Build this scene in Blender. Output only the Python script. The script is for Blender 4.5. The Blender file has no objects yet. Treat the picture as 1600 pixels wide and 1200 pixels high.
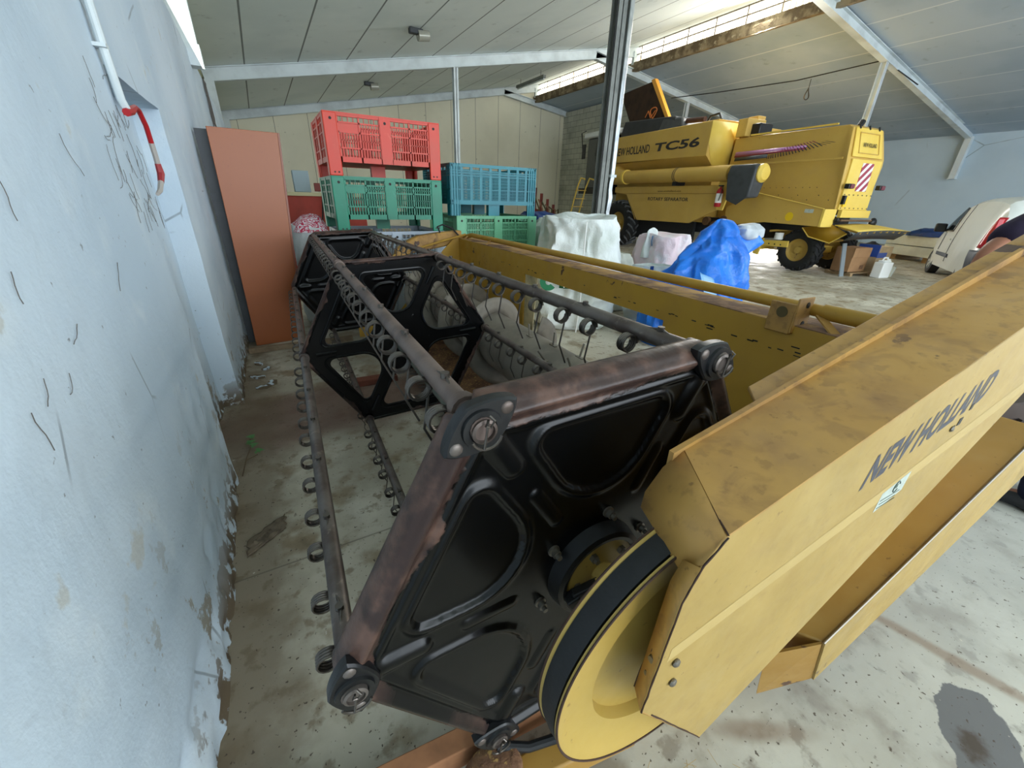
import bpy, bmesh, math, random
import numpy as np
from mathutils import Vector, Matrix, noise
random.seed(7)
S = bpy.context.scene
COL = S.collection
pi = math.pi

# ------------------------------------------------------------------ camera
cam = bpy.data.cameras.new('camera'); camo = bpy.data.objects.new('camera', cam); COL.objects.link(camo)
cam.sensor_fit = 'HORIZONTAL'; cam.sensor_width = 36.0; cam.lens = 36.0 * 626.0 / 1600.0
cam.clip_start = 0.02; cam.clip_end = 300
ax = Vector((0.8680, 0.1880, -0.4600)); ay = Vector((-0.4960, 0.3770, -0.7820)); az = Vector((0.0270, 0.9070, 0.4200))
R = Matrix((ax, ay, az)); 
q = R.to_quaternion(); q.normalize()
camo.matrix_world = Matrix.Translation((0, 0, 1.5)) @ q.to_matrix().to_4x4()
S.camera = camo

# ------------------------------------------------------------------ world, lights, exposure
S.view_settings.view_transform = 'Standard'; S.view_settings.look = 'None'
S.view_settings.exposure = 0.75; S.view_settings.gamma = 1.0; S.view_settings.use_curve_mapping = False
W = bpy.data.worlds.new('sky'); S.world = W; W.use_nodes = True
bgn = W.node_tree.nodes['Background']; bgn.inputs[0].default_value = (0.80, 0.90, 1.0, 1); bgn.inputs[1].default_value = 2.0

def area(name, loc, target, sx, sy, power, col):
    l = bpy.data.lights.new(name, 'AREA'); l.shape = 'RECTANGLE'; l.size = sx; l.size_y = sy; l.energy = power; l.color = col
    o = bpy.data.objects.new(name, l); COL.objects.link(o); o.location = loc
    o.rotation_euler = (Vector(target) - Vector(loc)).to_track_quat('-Z', 'Y').to_euler()
    return o
# daylight through the open front of the shed (behind and to the right of the camera)
area('daylight_open_front', (6.6, -6.3, 2.6), (5.6, 4.0, 1.0), 14, 4.0, 390, (0.88, 0.95, 1.0))
# daylight through the clerestory along the ridge
area('daylight_clerestory', (12.9, 9.0, 6.4), (7.0, 9.0, 3.0), 0.5, 24, 1300, (1.0, 0.98, 0.93))

# daylight through the open gap between the left wall and the eaves
area('daylight_left_eaves', (-0.50, 7.0, 3.45), (4.0, 7.0, 4.9), 0.35, 26, 85, (0.97, 1.0, 0.88))

# ------------------------------------------------------------------ mesh helpers
class G:
    def __init__(s): s.v = []; s.f = []; s.sm = []
    def add(s, vs, fs, smooth=False):
        b = len(s.v); s.v += [tuple(v) for v in vs]
        for f in fs: s.f.append(tuple(b + i for i in f)); s.sm.append(smooth)
        return s
    def box(s, x0, x1, y0, y1, z0, z1):
        vs = [(x0,y0,z0),(x1,y0,z0),(x1,y1,z0),(x0,y1,z0),(x0,y0,z1),(x1,y0,z1),(x1,y1,z1),(x0,y1,z1)]
        return s.add(vs, [(0,3,2,1),(4,5,6,7),(0,1,5,4),(1,2,6,5),(2,3,7,6),(3,0,4,7)])
    def hexa(s, b, t):   # four bottom and four top points
        return s.add(list(b) + list(t), [(0,3,2,1),(4,5,6,7),(0,1,5,4),(1,2,6,5),(2,3,7,6),(3,0,4,7)])
    def beam(s, p, q, w, h, up=(0,0,1)):
        p = Vector(p); q = Vector(q); d = (q - p).normalized(); a = d.cross(Vector(up))
        if a.length < 1e-4: a = Vector((1,0,0))
        a.normalize(); b = a.cross(d).normalized()
        c = [(-1,-1),(1,-1),(1,1),(-1,1)]
        return s.hexa([p + a*i*w/2 + b*j*h/2 for i, j in c], [q + a*i*w/2 + b*j*h/2 for i, j in c])
    def prism(s, pts, axis, a0, a1):
        def m(u, v, a):
            return {'x': (a, u, v), 'y': (u, a, v), 'z': (u, v, a)}[axis]
        n = len(pts); vs = [m(u, v, a0) for u, v in pts] + [m(u, v, a1) for u, v in pts]
        fs = [tuple(range(n - 1, -1, -1)), tuple(range(n, 2 * n))] + [(i, (i+1) % n, n + (i+1) % n, n + i) for i in range(n)]
        return s.add(vs, fs)
    def loft(s, rings, closed=True, caps=True, smooth=True):
        n = len(rings[0]); b = len(s.v); vs = [p for r in rings for p in r]; fs = []
        for i in range(len(rings) - 1):
            for j in range(n if closed else n - 1):
                k = (j + 1) % n
                fs.append((i*n + j, i*n + k, (i+1)*n + k, (i+1)*n + j))
        s.add(vs, fs, smooth)
        if caps and closed:
            s.f.append(tuple(b + j for j in range(n - 1, -1, -1))); s.sm.append(False)
            s.f.append(tuple(b + (len(rings) - 1) * n + j for j in range(n))); s.sm.append(False)
        return s
    def tube(s, pts, r, n=8, caps=True, closed=False):
        P = [Vector(p) for p in pts]; rr = r if isinstance(r, (list, tuple)) else [r] * len(P)
        rings = []; prev = None
        for i, p in enumerate(P):
            if closed: d = (P[(i+1) % len(P)] - P[i-1])
            else: d = P[min(i+1, len(P)-1)] - P[max(i-1, 0)]
            d.normalize()
            if prev is None:
                a = d.cross(Vector((0.13, 0.31, 0.94)));
                if a.length < 1e-3: a = d.cross(Vector((1,0,0)))
            else: a = prev - d * prev.dot(d)
            a.normalize(); prev = a; b = d.cross(a)
            rings.append([p + (a * math.cos(2*pi*k/n) + b * math.sin(2*pi*k/n)) * rr[i] for k in range(n)])
        if closed: rings.append(rings[0])
        return s.loft(rings, True, caps and not closed)
    def lathe(s, prof, c=(0,0,0), axis='z', n=24, a0=0, a1=2*pi):
        rings = []
        for i in range(n + 1):
            t = a0 + (a1 - a0) * i / n; ct, st = math.cos(t), math.sin(t); ring = []
            for r, h in prof:
                u, v = r*ct, r*st
                p = {'z': (u, v, h), 'y': (u, h, v), 'x': (h, u, v)}[axis]
                ring.append((c[0]+p[0], c[1]+p[1], c[2]+p[2]))
            rings.append(ring)
        return s.loft(rings, False, False)
    def cyl(s, p, q, r, n=16, r2=None):
        return s.tube([p, q], [r, r if r2 is None else r2], n)
    def ball(s, c, r, n=12, sq=(1,1,1)):
        m = n // 2; rings = []
        for i in range(m + 1):
            t = pi * i / m; rings.append([(c[0]+r*sq[0]*math.sin(t)*math.cos(2*pi*j/n), c[1]+r*sq[1]*math.sin(t)*math.sin(2*pi*j/n), c[2]+r*sq[2]*math.cos(t)) for j in range(n)])
        return s.loft(rings, True, False)
    def grid(s, nu, nv, f, smooth=True):
        vs = [f(i/(nu-1), j/(nv-1)) for i in range(nu) for j in range(nv)]
        fs = [(i*nv+j, (i+1)*nv+j, (i+1)*nv+j+1, i*nv+j+1) for i in range(nu-1) for j in range(nv-1)]
        return s.add(vs, fs, smooth)
    def poly(s, pts): return s.add(pts, [tuple(range(len(pts)))])
    def build(s, name, mat, parent=None, bevel=0, seg=2, angle=35, solid=0, sub=0, loc=None):
        me = bpy.data.meshes.new(name); me.from_pydata([tuple(v) for v in s.v], [], s.f)
        me.polygons.foreach_set('use_smooth', [bool(x) or bevel > 0 for x in s.sm]); me.update()
        bm = bmesh.new(); bm.from_mesh(me); bmesh.ops.remove_doubles(bm, verts=bm.verts, dist=1e-6)
        bmesh.ops.recalc_face_normals(bm, faces=bm.faces); bm.to_mesh(me); bm.free()
        me.set_sharp_from_angle(angle=math.radians(angle))
        o = bpy.data.objects.new(name, me); COL.objects.link(o)
        if mat: me.materials.append(mat)
        if parent: o.parent = parent
        if loc: o.location = loc
        if solid:
            m = o.modifiers.new('solid', 'SOLIDIFY'); m.thickness = solid; m.offset = 0
        if bevel:
            m = o.modifiers.new('bevel', 'BEVEL'); m.width = bevel; m.segments = seg; m.limit_method = 'ANGLE'; m.angle_limit = math.radians(40)
        if sub:
            m = o.modifiers.new('sub', 'SUBSURF'); m.levels = sub; m.render_levels = sub
        return o

def tag(o, label=None, cat=None, group=None, kind=None):
    if label: o['label'] = label
    if cat: o['category'] = cat
    if group: o['group'] = group
    if kind: o['kind'] = kind
    return o
def thing(name, loc, rz, label, cat, group=None):
    o = bpy.data.objects.new(name, None); COL.objects.link(o); o.location = loc; o.rotation_euler = (0, 0, rz)
    o.empty_display_size = 0.1
    return tag(o, label, cat, group)
def copy_tree(o, parent=None):
    c = o.copy(); COL.objects.link(c)
    if parent: c.parent = parent
    for ch in [x for x in bpy.data.objects if x.parent == o and x != c]:
        copy_tree(ch, c)
    return c
def struct(o, label=None):
    o['kind'] = 'structure'
    if label: o['label'] = label
    return o
def from_curve(name, cu, mat, parent=None, tf=None):
    t = bpy.data.objects.new('tmp', cu); COL.objects.link(t)
    dg = bpy.context.evaluated_depsgraph_get(); me = bpy.data.meshes.new_from_object(t.evaluated_get(dg))
    bpy.data.objects.remove(t)
    me.name = name; me.materials.clear(); me.materials.append(mat)
    if tf:
        for v in me.vertices: v.co = tf(v.co)
    o = bpy.data.objects.new(name, me); COL.objects.link(o)
    if parent: o.parent = parent
    return o
def lettering(name, s, mat, parent, origin, u, v, w, h, bold=0.0, shear=0.0, ext=0.0015, space=1.0):
    """flat raised letters filling w by h from origin along unit vectors u (reading) and v (up)"""
    cu = bpy.data.curves.new('tmp', 'FONT'); cu.body = s; cu.extrude = 0.01 if ext > 0 else 0.0; cu.offset = bold; cu.shear = shear; cu.space_character = space
    cu.resolution_u = 3
    t = bpy.data.objects.new('tmp', cu); COL.objects.link(t)
    dg = bpy.context.evaluated_depsgraph_get(); me = bpy.data.meshes.new_from_object(t.evaluated_get(dg))
    bpy.data.objects.remove(t)
    co = np.array([x.co[:] for x in me.vertices]); mn = co.min(0); mx = co.max(0)
    O = Vector(origin); u = Vector(u).normalized(); v = Vector(v).normalized(); n = u.cross(v)
    for x in me.vertices:
        a = (x.co.x - mn[0]) / (mx[0] - mn[0]) * w; b = (x.co.y - mn[1]) / (mx[1] - mn[1]) * h
        x.co = O + u * a + v * b + n * (ext if x.co.z > 0 else -ext)
    me.name = name; me.materials.clear(); me.materials.append(mat)
    o = bpy.data.objects.new(name, me); COL.objects.link(o); o.parent = parent
    return o

# ------------------------------------------------------------------ materials
def srgb(r, g, b):
    f = lambda c: ((c/255) / 12.92 if c/255 <= 0.04045 else (((c/255) + 0.055) / 1.055) ** 2.4)
    return (f(r), f(g), f(b), 1)
class M:
    def __init__(s, name, rough=0.5, metal=0.0, spec=0.5):
        s.m = bpy.data.materials.new(name); s.m.use_nodes = True; s.t = s.m.node_tree; s.N = s.t.nodes; s.L = s.t.links
        s.b = s.N['Principled BSDF']; s.b.inputs['Roughness'].default_value = rough; s.b.inputs['Metallic'].default_value = metal
        s.b.inputs['Specular IOR Level'].default_value = spec
        s.tc = s.N.new('ShaderNodeTexCoord'); s.co = s.tc.outputs['Object']; s.c = None
    def link(s, a, b): s.L.new(a, b)
    def mapping(s, scale=(1,1,1), loc=(0,0,0), rot=(0,0,0), src=None):
        n = s.N.new('ShaderNodeMapping'); n.inputs['Scale'].default_value = scale; n.inputs['Location'].default_value = loc; n.inputs['Rotation'].default_value = rot
        s.link(src or s.co, n.inputs['Vector']); return n.outputs[0]
    def noise(s, scale, detail=4, rough=0.55, vec=None, dist=0.0):
        n = s.N.new('ShaderNodeTexNoise'); n.inputs['Scale'].default_value = scale; n.inputs['Detail'].default_value = detail
        n.inputs['Roughness'].default_value = rough; n.inputs['Distortion'].default_value = dist
        s.link(vec or s.co, n.inputs['Vector']); return n.outputs['Fac']
    def voro(s, scale, feature='DISTANCE_TO_EDGE', vec=None, out='Distance'):
        n = s.N.new('ShaderNodeTexVoronoi'); n.feature = feature; n.inputs['Scale'].default_value = scale
        s.link(vec or s.co, n.inputs['Vector']); return n.outputs[out]
    def ramp(s, src, lo, hi, a=0.0, b=1.0):
        n = s.N.new('ShaderNodeMapRange'); n.inputs[1].default_value = lo; n.inputs[2].default_value = hi
        n.inputs[3].default_value = a; n.inputs[4].default_value = b; n.interpolation_type = 'SMOOTHSTEP' if (a, b) == (0, 1) else 'LINEAR'
        s.link(src, n.inputs[0]); return n.outputs[0]
    def math(s, op, a, b=None, c=None):
        n = s.N.new('ShaderNodeMath'); n.operation = op
        for i, x in enumerate((a, b, c)):
            if x is None: continue
            if isinstance(x, (int, float)): n.inputs[i].default_value = x
            else: s.link(x, n.inputs[i])
        return n.outputs[0]
    def sep(s, vec=None):
        n = s.N.new('ShaderNodeSeparateXYZ'); s.link(vec or s.co, n.inputs[0]); return n.outputs
    def base(s, col): s.c = col; return s
    def mix(s, fac, col):
        n = s.N.new('ShaderNodeMix'); n.data_type = 'RGBA'
        if isinstance(fac, (int, float)): n.inputs[0].default_value = fac
        else: s.link(fac, n.inputs[0])
        for i, x in ((6, s.c), (7, col)):
            if isinstance(x, tuple): n.inputs[i].default_value = x
            else: s.link(x, n.inputs[i])
        s.c = n.outputs[2]; return s
    def spots(s, scale, lo, hi, col, amt=1.0, detail=4, vec=None, dist=0.0):
        f = s.ramp(s.noise(scale, detail, vec=vec, dist=dist), lo, hi)
        if amt != 1.0: f = s.math('MULTIPLY', f, amt)
        return s.mix(f, col)
    def rough(s, x): s.link(x, s.b.inputs['Roughness']); return s
    def bump(s, h, strength=0.3, dist=0.01):
        n = s.N.new('ShaderNodeBump'); n.inputs['Strength'].default_value = strength; n.inputs['Distance'].default_value = dist
        s.link(h, n.inputs['Height'])
        if getattr(s, 'bn', None): s.link(s.bn, n.inputs['Normal'])
        s.bn = n.outputs[0]; s.link(n.outputs[0], s.b.inputs['Normal']); return s
    def ellipse(s, cx, cy, rx, ry, rot=0.0, soft=0.25, wob=0.25, wscale=4):
        """soft-edged mask of an irregular patch in the object's xy plane"""
        v = s.sep(); dx = s.math('SUBTRACT', v[0], cx); dy = s.math('SUBTRACT', v[1], cy)
        c, n_ = math.cos(rot), math.sin(rot)
        u = s.math('DIVIDE', s.math('ADD', s.math('MULTIPLY', dx, c), s.math('MULTIPLY', dy, n_)), rx)
        w = s.math('DIVIDE', s.math('SUBTRACT', s.math('MULTIPLY', dy, c), s.math('MULTIPLY', dx, n_)), ry)
        d = s.math('SQRT', s.math('ADD', s.math('MULTIPLY', u, u), s.math('MULTIPLY', w, w)))
        d = s.math('ADD', d, s.math('MULTIPLY', s.math('SUBTRACT', s.noise(wscale, 6), 0.5), wob * 4))
        return s.ramp(d, 1.0 + soft, 1.0 - soft)
    def done(s):
        if isinstance(s.c, tuple): s.b.inputs['Base Color'].default_value = s.c
        else: s.link(s.c, s.b.inputs['Base Color'])
        return s.m
MATS = {}
def plain(name, col, rough=0.5, metal=0.0, spec=0.5, var=0.0, scale=8):
    m = M(name, rough, metal, spec).base(srgb(*col))
    if var:
        m.spots(scale, 0.4, 0.7, srgb(*[max(0, c * (1 - var)) for c in col]), 0.8); m.bump(m.noise(scale * 6), 0.15, 0.004)
    MATS[name] = m.done(); return MATS[name]

# --- plaster of the left wall
m = M('old_white_plaster', 0.85).base(srgb(200, 214, 224))
m.spots(0.9, 0.35, 0.7, srgb(178, 196, 210), 0.8); m.spots(3.0, 0.55, 0.75, srgb(212, 222, 226), 0.7)
m.spots(6.0, 0.66, 0.72, srgb(182, 180, 168), 0.6, 6)
m.spots(38, 0.70, 0.76, srgb(110, 112, 110), 0.7, 3)
z = m.sep()[2]
cr = m.voro(1.3, vec=m.mapping((1, 1, 0.7))); crm = m.math('MULTIPLY', m.ramp(cr, 0.007, 0.002), m.ramp(m.noise(2.3, 3), 0.56, 0.66))
m.mix(m.math('MULTIPLY', crm, 0.55), srgb(96, 100, 102))
low = m.math('MULTIPLY', m.ramp(z, 0.30, 0.02), m.ramp(m.math('ADD', m.noise(11, 8), m.ramp(z, 0.0, 0.30, 0.09, -0.08)), 0.51, 0.56)); m.mix(low, srgb(104, 90, 70))
m.mix(m.math('MULTIPLY', m.ramp(m.noise(4.5, 9, 0.7), 0.60, 0.63), m.ramp(z, 0.9, 0.2)), srgb(150, 146, 134))
m.bump(m.noise(14, 6), 0.35, 0.012); m.bump(m.noise(90, 3), 0.2, 0.003); m.bump(crm, -0.3, 0.004)
PLASTER = m.done()
m = M('cream_render', 0.9).base(srgb(150, 154, 118)).spots(1.2, 0.4, 0.7, srgb(132, 138, 104), 0.8); UPPER = m.done()
m = M('blue_white_wall', 0.85).base(srgb(192, 212, 226)).spots(0.5, 0.4, 0.7, srgb(178, 200, 216), 0.8)
cr = m.voro(0.35); m.mix(m.math('MULTIPLY', m.math('MULTIPLY', m.ramp(cr, 0.006, 0.002), m.ramp(m.noise(0.7, 3), 0.5, 0.6)), 0.6), srgb(110, 120, 126))
m.bump(m.noise(6), 0.2, 0.01); RIGHTW = m.done()
m = M('tan_wall_panels', 0.8).base(srgb(232, 228, 204)).spots(0.4, 0.4, 0.7, srgb(218, 213, 188), 0.8).spots(5, 0.68, 0.74, srgb(120, 112, 92), 0.5)
x = m.sep()[0]; fr = m.math('FRACT', m.math('DIVIDE', m.math('ADD', x, 0.2), 1.25)); m.mix(m.ramp(fr, 0.02, 0.008), srgb(118, 112, 94)); TANW = m.done()
m = M('painted_blockwork', 0.9).base(srgb(176, 178, 168))
bk = m.N.new('ShaderNodeTexBrick'); bk.inputs['Scale'].default_value = 1.0; bk.inputs['Brick Width'].default_value = 0.5; bk.inputs['Row Height'].default_value = 0.25
bk.inputs['Mortar Size'].default_value = 0.008; bk.inputs['Color1'].default_value = srgb(206, 206, 192); bk.inputs['Color2'].default_value = srgb(190, 192, 178); bk.inputs['Mortar'].default_value = srgb(118, 120, 112)
sp = m.sep(); cb = m.N.new('ShaderNodeCombineXYZ'); m.link(sp[1], cb.inputs[0]); m.link(sp[2], cb.inputs[1]); m.link(cb.outputs[0], bk.inputs['Vector'])
m.c = bk.outputs['Color']; m.spots(1.1, 0.45, 0.75, srgb(140, 140, 128), 0.6); m.bump(bk.outputs['Fac'], -0.5, 0.01); BLOCKW = m.done()
# --- concrete floor
m = M('stained_concrete', 0.8).base(srgb(182, 174, 154))
m.spots(0.35, 0.40, 0.62, srgb(150, 142, 124), 0.9); m.spots(1.6, 0.45, 0.66, srgb(202, 196, 178), 0.9, 8); m.spots(4.0, 0.50, 0.66, srgb(136, 120, 94), 0.9, 8); m.spots(11, 0.56, 0.66, srgb(120, 104, 80), 0.7, 8)
m.mix(m.math('MULTIPLY', m.ellipse(3.6, 0.2, 2.6, 1.6, 0.2, 0.6, 0.25, 1.5), 0.45), srgb(178, 184, 186))  # cool daylight on the right of the floor, painted into the concrete colour
m.mix(m.math('MULTIPLY', m.ellipse(0.25, 3.05, 1.1, 0.42, 0.1, 0.35, 0.22, 3), 0.85), srgb(108, 80, 66))
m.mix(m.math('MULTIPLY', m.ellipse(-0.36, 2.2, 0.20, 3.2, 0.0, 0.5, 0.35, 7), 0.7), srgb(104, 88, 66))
m.mix(m.math('MULTIPLY', m.ellipse(1.05, 0.19, 0.14, 0.03, 2.6, 0.5, 0.3, 8), 0.55), srgb(124, 98, 74))
m.mix(m.math('MULTIPLY', m.ellipse(1.9, -0.02, 0.75, 0.025, -1.35, 0.6, 0.35, 9), 0.6), srgb(128, 102, 78))
m.mix(m.ellipse(1.64, -0.17, 0.20, 0.10, 0.3, 0.03, 0.30, 7), srgb(104, 104, 104))
m.mix(m.ellipse(1.60, -0.16, 0.05, 0.03, 0.3, 0.6, 0.5, 30), srgb(72, 62, 52))
m.spots(60, 0.66, 0.70, srgb(74, 62, 48), 0.9, 2); m.spots(16, 0.70, 0.74, srgb(88, 76, 62), 0.7, 3)
m.spots(26, 0.73, 0.77, srgb(206, 200, 186), 0.6, 2)
v = m.sep(); j = m.ramp(m.math('ABSOLUTE', m.math('SUBTRACT', m.math('FRACT', m.math('DIVIDE', m.math('ADD', v[1], 1.42), 3.0)), 0.0)), 0.004, 0.0015); m.mix(m.math('MULTIPLY', j, 0.6), srgb(86, 78, 66))
m.rough(m.ramp(m.noise(2.2, 5), 0.35, 0.7, 0.5, 0.85)); m.bump(m.noise(30, 6), 0.3, 0.004); m.bump(m.noise(2.5, 5), 0.25, 0.02); FLOOR = m.done()
# --- ceiling sheets: seams run along the shed
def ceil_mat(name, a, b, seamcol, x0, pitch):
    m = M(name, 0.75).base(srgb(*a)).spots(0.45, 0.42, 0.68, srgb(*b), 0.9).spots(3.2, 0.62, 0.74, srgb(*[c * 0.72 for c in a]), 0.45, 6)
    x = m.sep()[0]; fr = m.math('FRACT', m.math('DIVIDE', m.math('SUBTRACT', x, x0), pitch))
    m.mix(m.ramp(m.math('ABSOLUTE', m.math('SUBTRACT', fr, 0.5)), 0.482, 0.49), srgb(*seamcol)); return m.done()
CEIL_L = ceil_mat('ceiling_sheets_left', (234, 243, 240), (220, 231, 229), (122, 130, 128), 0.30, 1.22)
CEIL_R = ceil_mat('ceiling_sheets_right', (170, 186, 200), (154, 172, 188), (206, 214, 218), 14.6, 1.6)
STEELW = plain('white_painted_steel', (214, 224, 226), 0.5, 0, 0.5, 0.14, 1.5)
POSTG = plain('grey_painted_steel', (128, 132, 128), 0.55, 0, 0.5, 0.2, 4)
m = M('galvanised_sheet', 0.28, 0.9).base(srgb(196, 202, 206)).spots(6, 0.4, 0.7, srgb(160, 166, 170), 0.7); m.bump(m.noise(5, 2), 0.3, 0.02); GALV = m.done()
m = M('crumbling_sill', 0.9).base(srgb(148, 132, 104)).spots(3, 0.4, 0.6, srgb(92, 76, 54), 0.9, 8).spots(9, 0.6, 0.7, srgb(180, 168, 140), 0.7); m.bump(m.noise(9, 6), 0.8, 0.04); SILL = m.done()
# --- glowing corrugated clerestory sheet (daylight behind it)
m = M('lit_corrugated_sheet', 0.6).base(srgb(230, 220, 196))
y = m.sep()[1]; st = m.math('FRACT', m.math('DIVIDE', m.math('ADD', y, m.math('MULTIPLY', m.noise(3, 2), 0.04)), 0.17))
st = m.math('MULTIPLY', m.ramp(st, 0.62, 0.72), m.ramp(m.noise(1.1, 3, vec=m.mapping((1, 1, 3))), 0.35, 0.6))
em = M.__dict__; n = m.N.new('ShaderNodeMix'); n.data_type = 'RGBA'; n.inputs[6].default_value = (1.0, 0.95, 0.82, 1); n.inputs[7].default_value = (0.36, 0.26, 0.13, 1)
m.link(st, n.inputs[0]); m.link(n.outputs[2], m.b.inputs['Emission Color']); m.b.inputs['Emission Strength'].default_value = 2.2; CLEAR = m.done()

# --- yellow paints
def yellow(name, a, b, dust, dustamt=0.6, rust=0.62, rough=0.42, sc=1.0, grime=0.0):
    m = M(name, rough).base(srgb(*a)).spots(2.2 * sc, 0.35, 0.7, srgb(*b), 0.8)
    m.spots(5 * sc, 0.45, 0.72, srgb(*dust), dustamt, 8)
    m.spots(55 * sc, 0.68, 0.76, srgb(96, 66, 34), 0.55, 3)
    if grime: m.spots(13, 0.50, 0.66, srgb(124, 88, 52), grime, 9, dist=0.6); m.spots(34, 0.56, 0.66, srgb(108, 76, 46), grime*0.8, 6); m.spots(3.3, 0.56, 0.68, srgb(118, 90, 62), grime*0.9, 7)
    m.mix(m.math('MULTIPLY', m.ramp(m.noise(9 * sc, 8), rust, rust + 0.03), m.ramp(m.noise(1.7 * sc, 2), 0.52, 0.62)), srgb(84, 58, 44))
    m.rough(m.ramp(m.noise(7 * sc, 6), 0.3, 0.7, rough - 0.1, rough + 0.25)); m.bump(m.noise(11 * sc, 6), 0.12, 0.004); return m.done()
YTOP = yellow('dusty_yellow_top', (184, 142, 74), (172, 128, 60), (146, 110, 70), 0.7, 0.58, 0.5, 1.0, 0.36)
YSIDE = yellow('yellow_paint', (168, 140, 76), (156, 128, 64), (180, 154, 94), 0.5, 0.66, 0.42, 1.0, 0.10)
YPANEL = yellow('yellow_back_panel', (186, 144, 50), (172, 130, 42), (166, 126, 56), 0.4, 0.62)
YPULL = yellow('yellow_pulley_paint', (180, 150, 72), (168, 138, 62), (164, 136, 76), 0.5, 0.68)
YBOX = yellow('yellow_deflector_paint', (168, 128, 58), (154, 114, 48), (180, 150, 90), 0.3, 0.62)
YCOMB = yellow('harvester_yellow', (204, 168, 82), (196, 158, 72), (192, 156, 88), 0.4, 0.74, 0.45, 0.5)
YCOMBL = yellow('harvester_lit_yellow', (232, 200, 92), (222, 186, 74), (228, 200, 110), 0.3, 0.76, 0.45, 0.5)  # brighter copy of the yellow: daylight on rear-facing parts put into the colour
m = M('rusty_beam_top', 0.8).base(srgb(176, 138, 76)).spots(6, 0.42, 0.56, srgb(110, 80, 62), 0.95, 8, vec=m.mapping((1, 0.35, 1)) if False else None).spots(18, 0.5, 0.62, srgb(150, 116, 88), 0.7, 8)
m.bump(m.noise(25, 5), 0.4, 0.004); RUSTTOP = m.done()
m = M('rust_and_straw', 0.95).base(srgb(128, 92, 60)).spots(7, 0.45, 0.6, srgb(92, 62, 42), 0.9, 8).spots(50, 0.55, 0.66, srgb(176, 140, 78), 0.8, 4); m.bump(m.noise(60, 5), 0.8, 0.012); STRAW = m.done()
# --- reel paints
def enamel(name, rim, hexr):
    m = M(name, 0.28, 0.0, 0.3).base(srgb(5, 6, 7)).spots(4, 0.5, 0.75, srgb(12, 13, 15), 0.6)
    p = m.sep(); best = None
    for k in range(3):
        a = math.radians(62.5 + 30 + 60 * k)
        d = m.math('ABSOLUTE', m.math('ADD', m.math('MULTIPLY', p[0], math.cos(a)), m.math('MULTIPLY', p[2], math.sin(a))))
        best = d if best is None else m.math('MAXIMUM', best, d)
    ed = m.math('SUBTRACT', hexr * math.cos(pi / 6), best)          # distance in from the rim
    ed = m.math('ADD', ed, m.math('MULTIPLY', m.math('SUBTRACT', m.noise(6, 7, 0.6), 0.5), 0.11))
    mask = m.ramp(ed, rim + 0.003, rim - 0.003)
    gate = m.ramp(m.noise(1.6, 2, vec=m.mapping(loc=(3, 1, 2))), 0.36, 0.42)
    mask = m.math('MULTIPLY', mask, gate)
    br = M.noise(m, 14, 7)
    n = m.N.new('ShaderNodeMix'); n.data_type = 'RGBA'; n.inputs[6].default_value = srgb(54, 40, 36); n.inputs[7].default_value = srgb(96, 72, 62)
    m.link(m.ramp(br, 0.42, 0.66), n.inputs[0]); m.mix(mask, n.outputs[2])
    m.rough(m.ramp(mask, 0, 1, 0.26, 0.36)); m.bump(m.math('MULTIPLY', mask, m.noise(40, 4)), 0.4, 0.004); m.bump(m.noise(7, 4), 0.12, 0.01); return m.done()
BLACK_NEAR = enamel('worn_black_enamel', 0.062, 0.60)
BLACK_MID = enamel('black_enamel_spider', 0.035, 0.60)
BLACKP = plain('black_steel', (22, 23, 25), 0.4, 0.2, 0.6, 0.3, 12)
m = M('worn_bare_steel_tube', 0.42, 0.55).base(srgb(112, 104, 98)).spots(9, 0.4, 0.65, srgb(84, 72, 66), 0.9, 6).spots(30, 0.6, 0.7, srgb(140, 128, 118), 0.6); m.bump(m.noise(40, 4), 0.2, 0.003); TUBE = m.done()
m = M('pinkish_worn_tube', 0.5, 0.3).base(srgb(118, 102, 94)).spots(9, 0.4, 0.65, srgb(84, 70, 64), 0.9, 6); m.bump(m.noise(40, 4), 0.25, 0.003); TUBEA = m.done()
WIRE = plain('spring_wire', (98, 92, 86), 0.35, 0.8)
SHAFT = plain('grey_green_shaft', (104, 108, 98), 0.55, 0.1, 0.5, 0.25, 9)
BOLT = plain('zinc_bolt', (128, 122, 112), 0.4, 0.8)
RUBBER = plain('black_rubber', (30, 31, 32), 0.6, 0, 0.4, 0.2, 20)
AUGER = plain('dusty_grey_auger', (140, 132, 120), 0.6, 0.3, 0.5, 0.22, 5)
PURPLE = plain('purple_decal', (184, 128, 178), 0.4); MAROON = plain('maroon_decal', (128, 34, 62), 0.4)
DECAL = plain('dark_decal', (44, 40, 40), 0.45); WHITE = plain('white_paint', (236, 238, 236), 0.5)
STK = plain('grey_white_sticker', (186, 194, 182), 0.5, 0, 0.5, 0.15, 30); BLUEDEC = plain('blue_black_letters', (58, 60, 72), 0.4)
CREASEHI = plain('crease_highlight_paint', (184, 158, 98), 0.5, 0, 0.4, 0.06, 6)  # lighter tone that imitates light along a crease
GREYP = plain('grey_plastic', (66, 70, 74), 0.5, 0, 0.5, 0.2, 4)
REDP = plain('red_plastic', (170, 30, 36), 0.35)
# ================================================================== THE SHED
XL, XR, YB, YF = -0.41, 25.4, 20.9, -7.0
g = G(); g.box(-1.0, 25.9, YF, 21.2, -0.2, 0.0); struct(g.build('floor', FLOOR))
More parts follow.
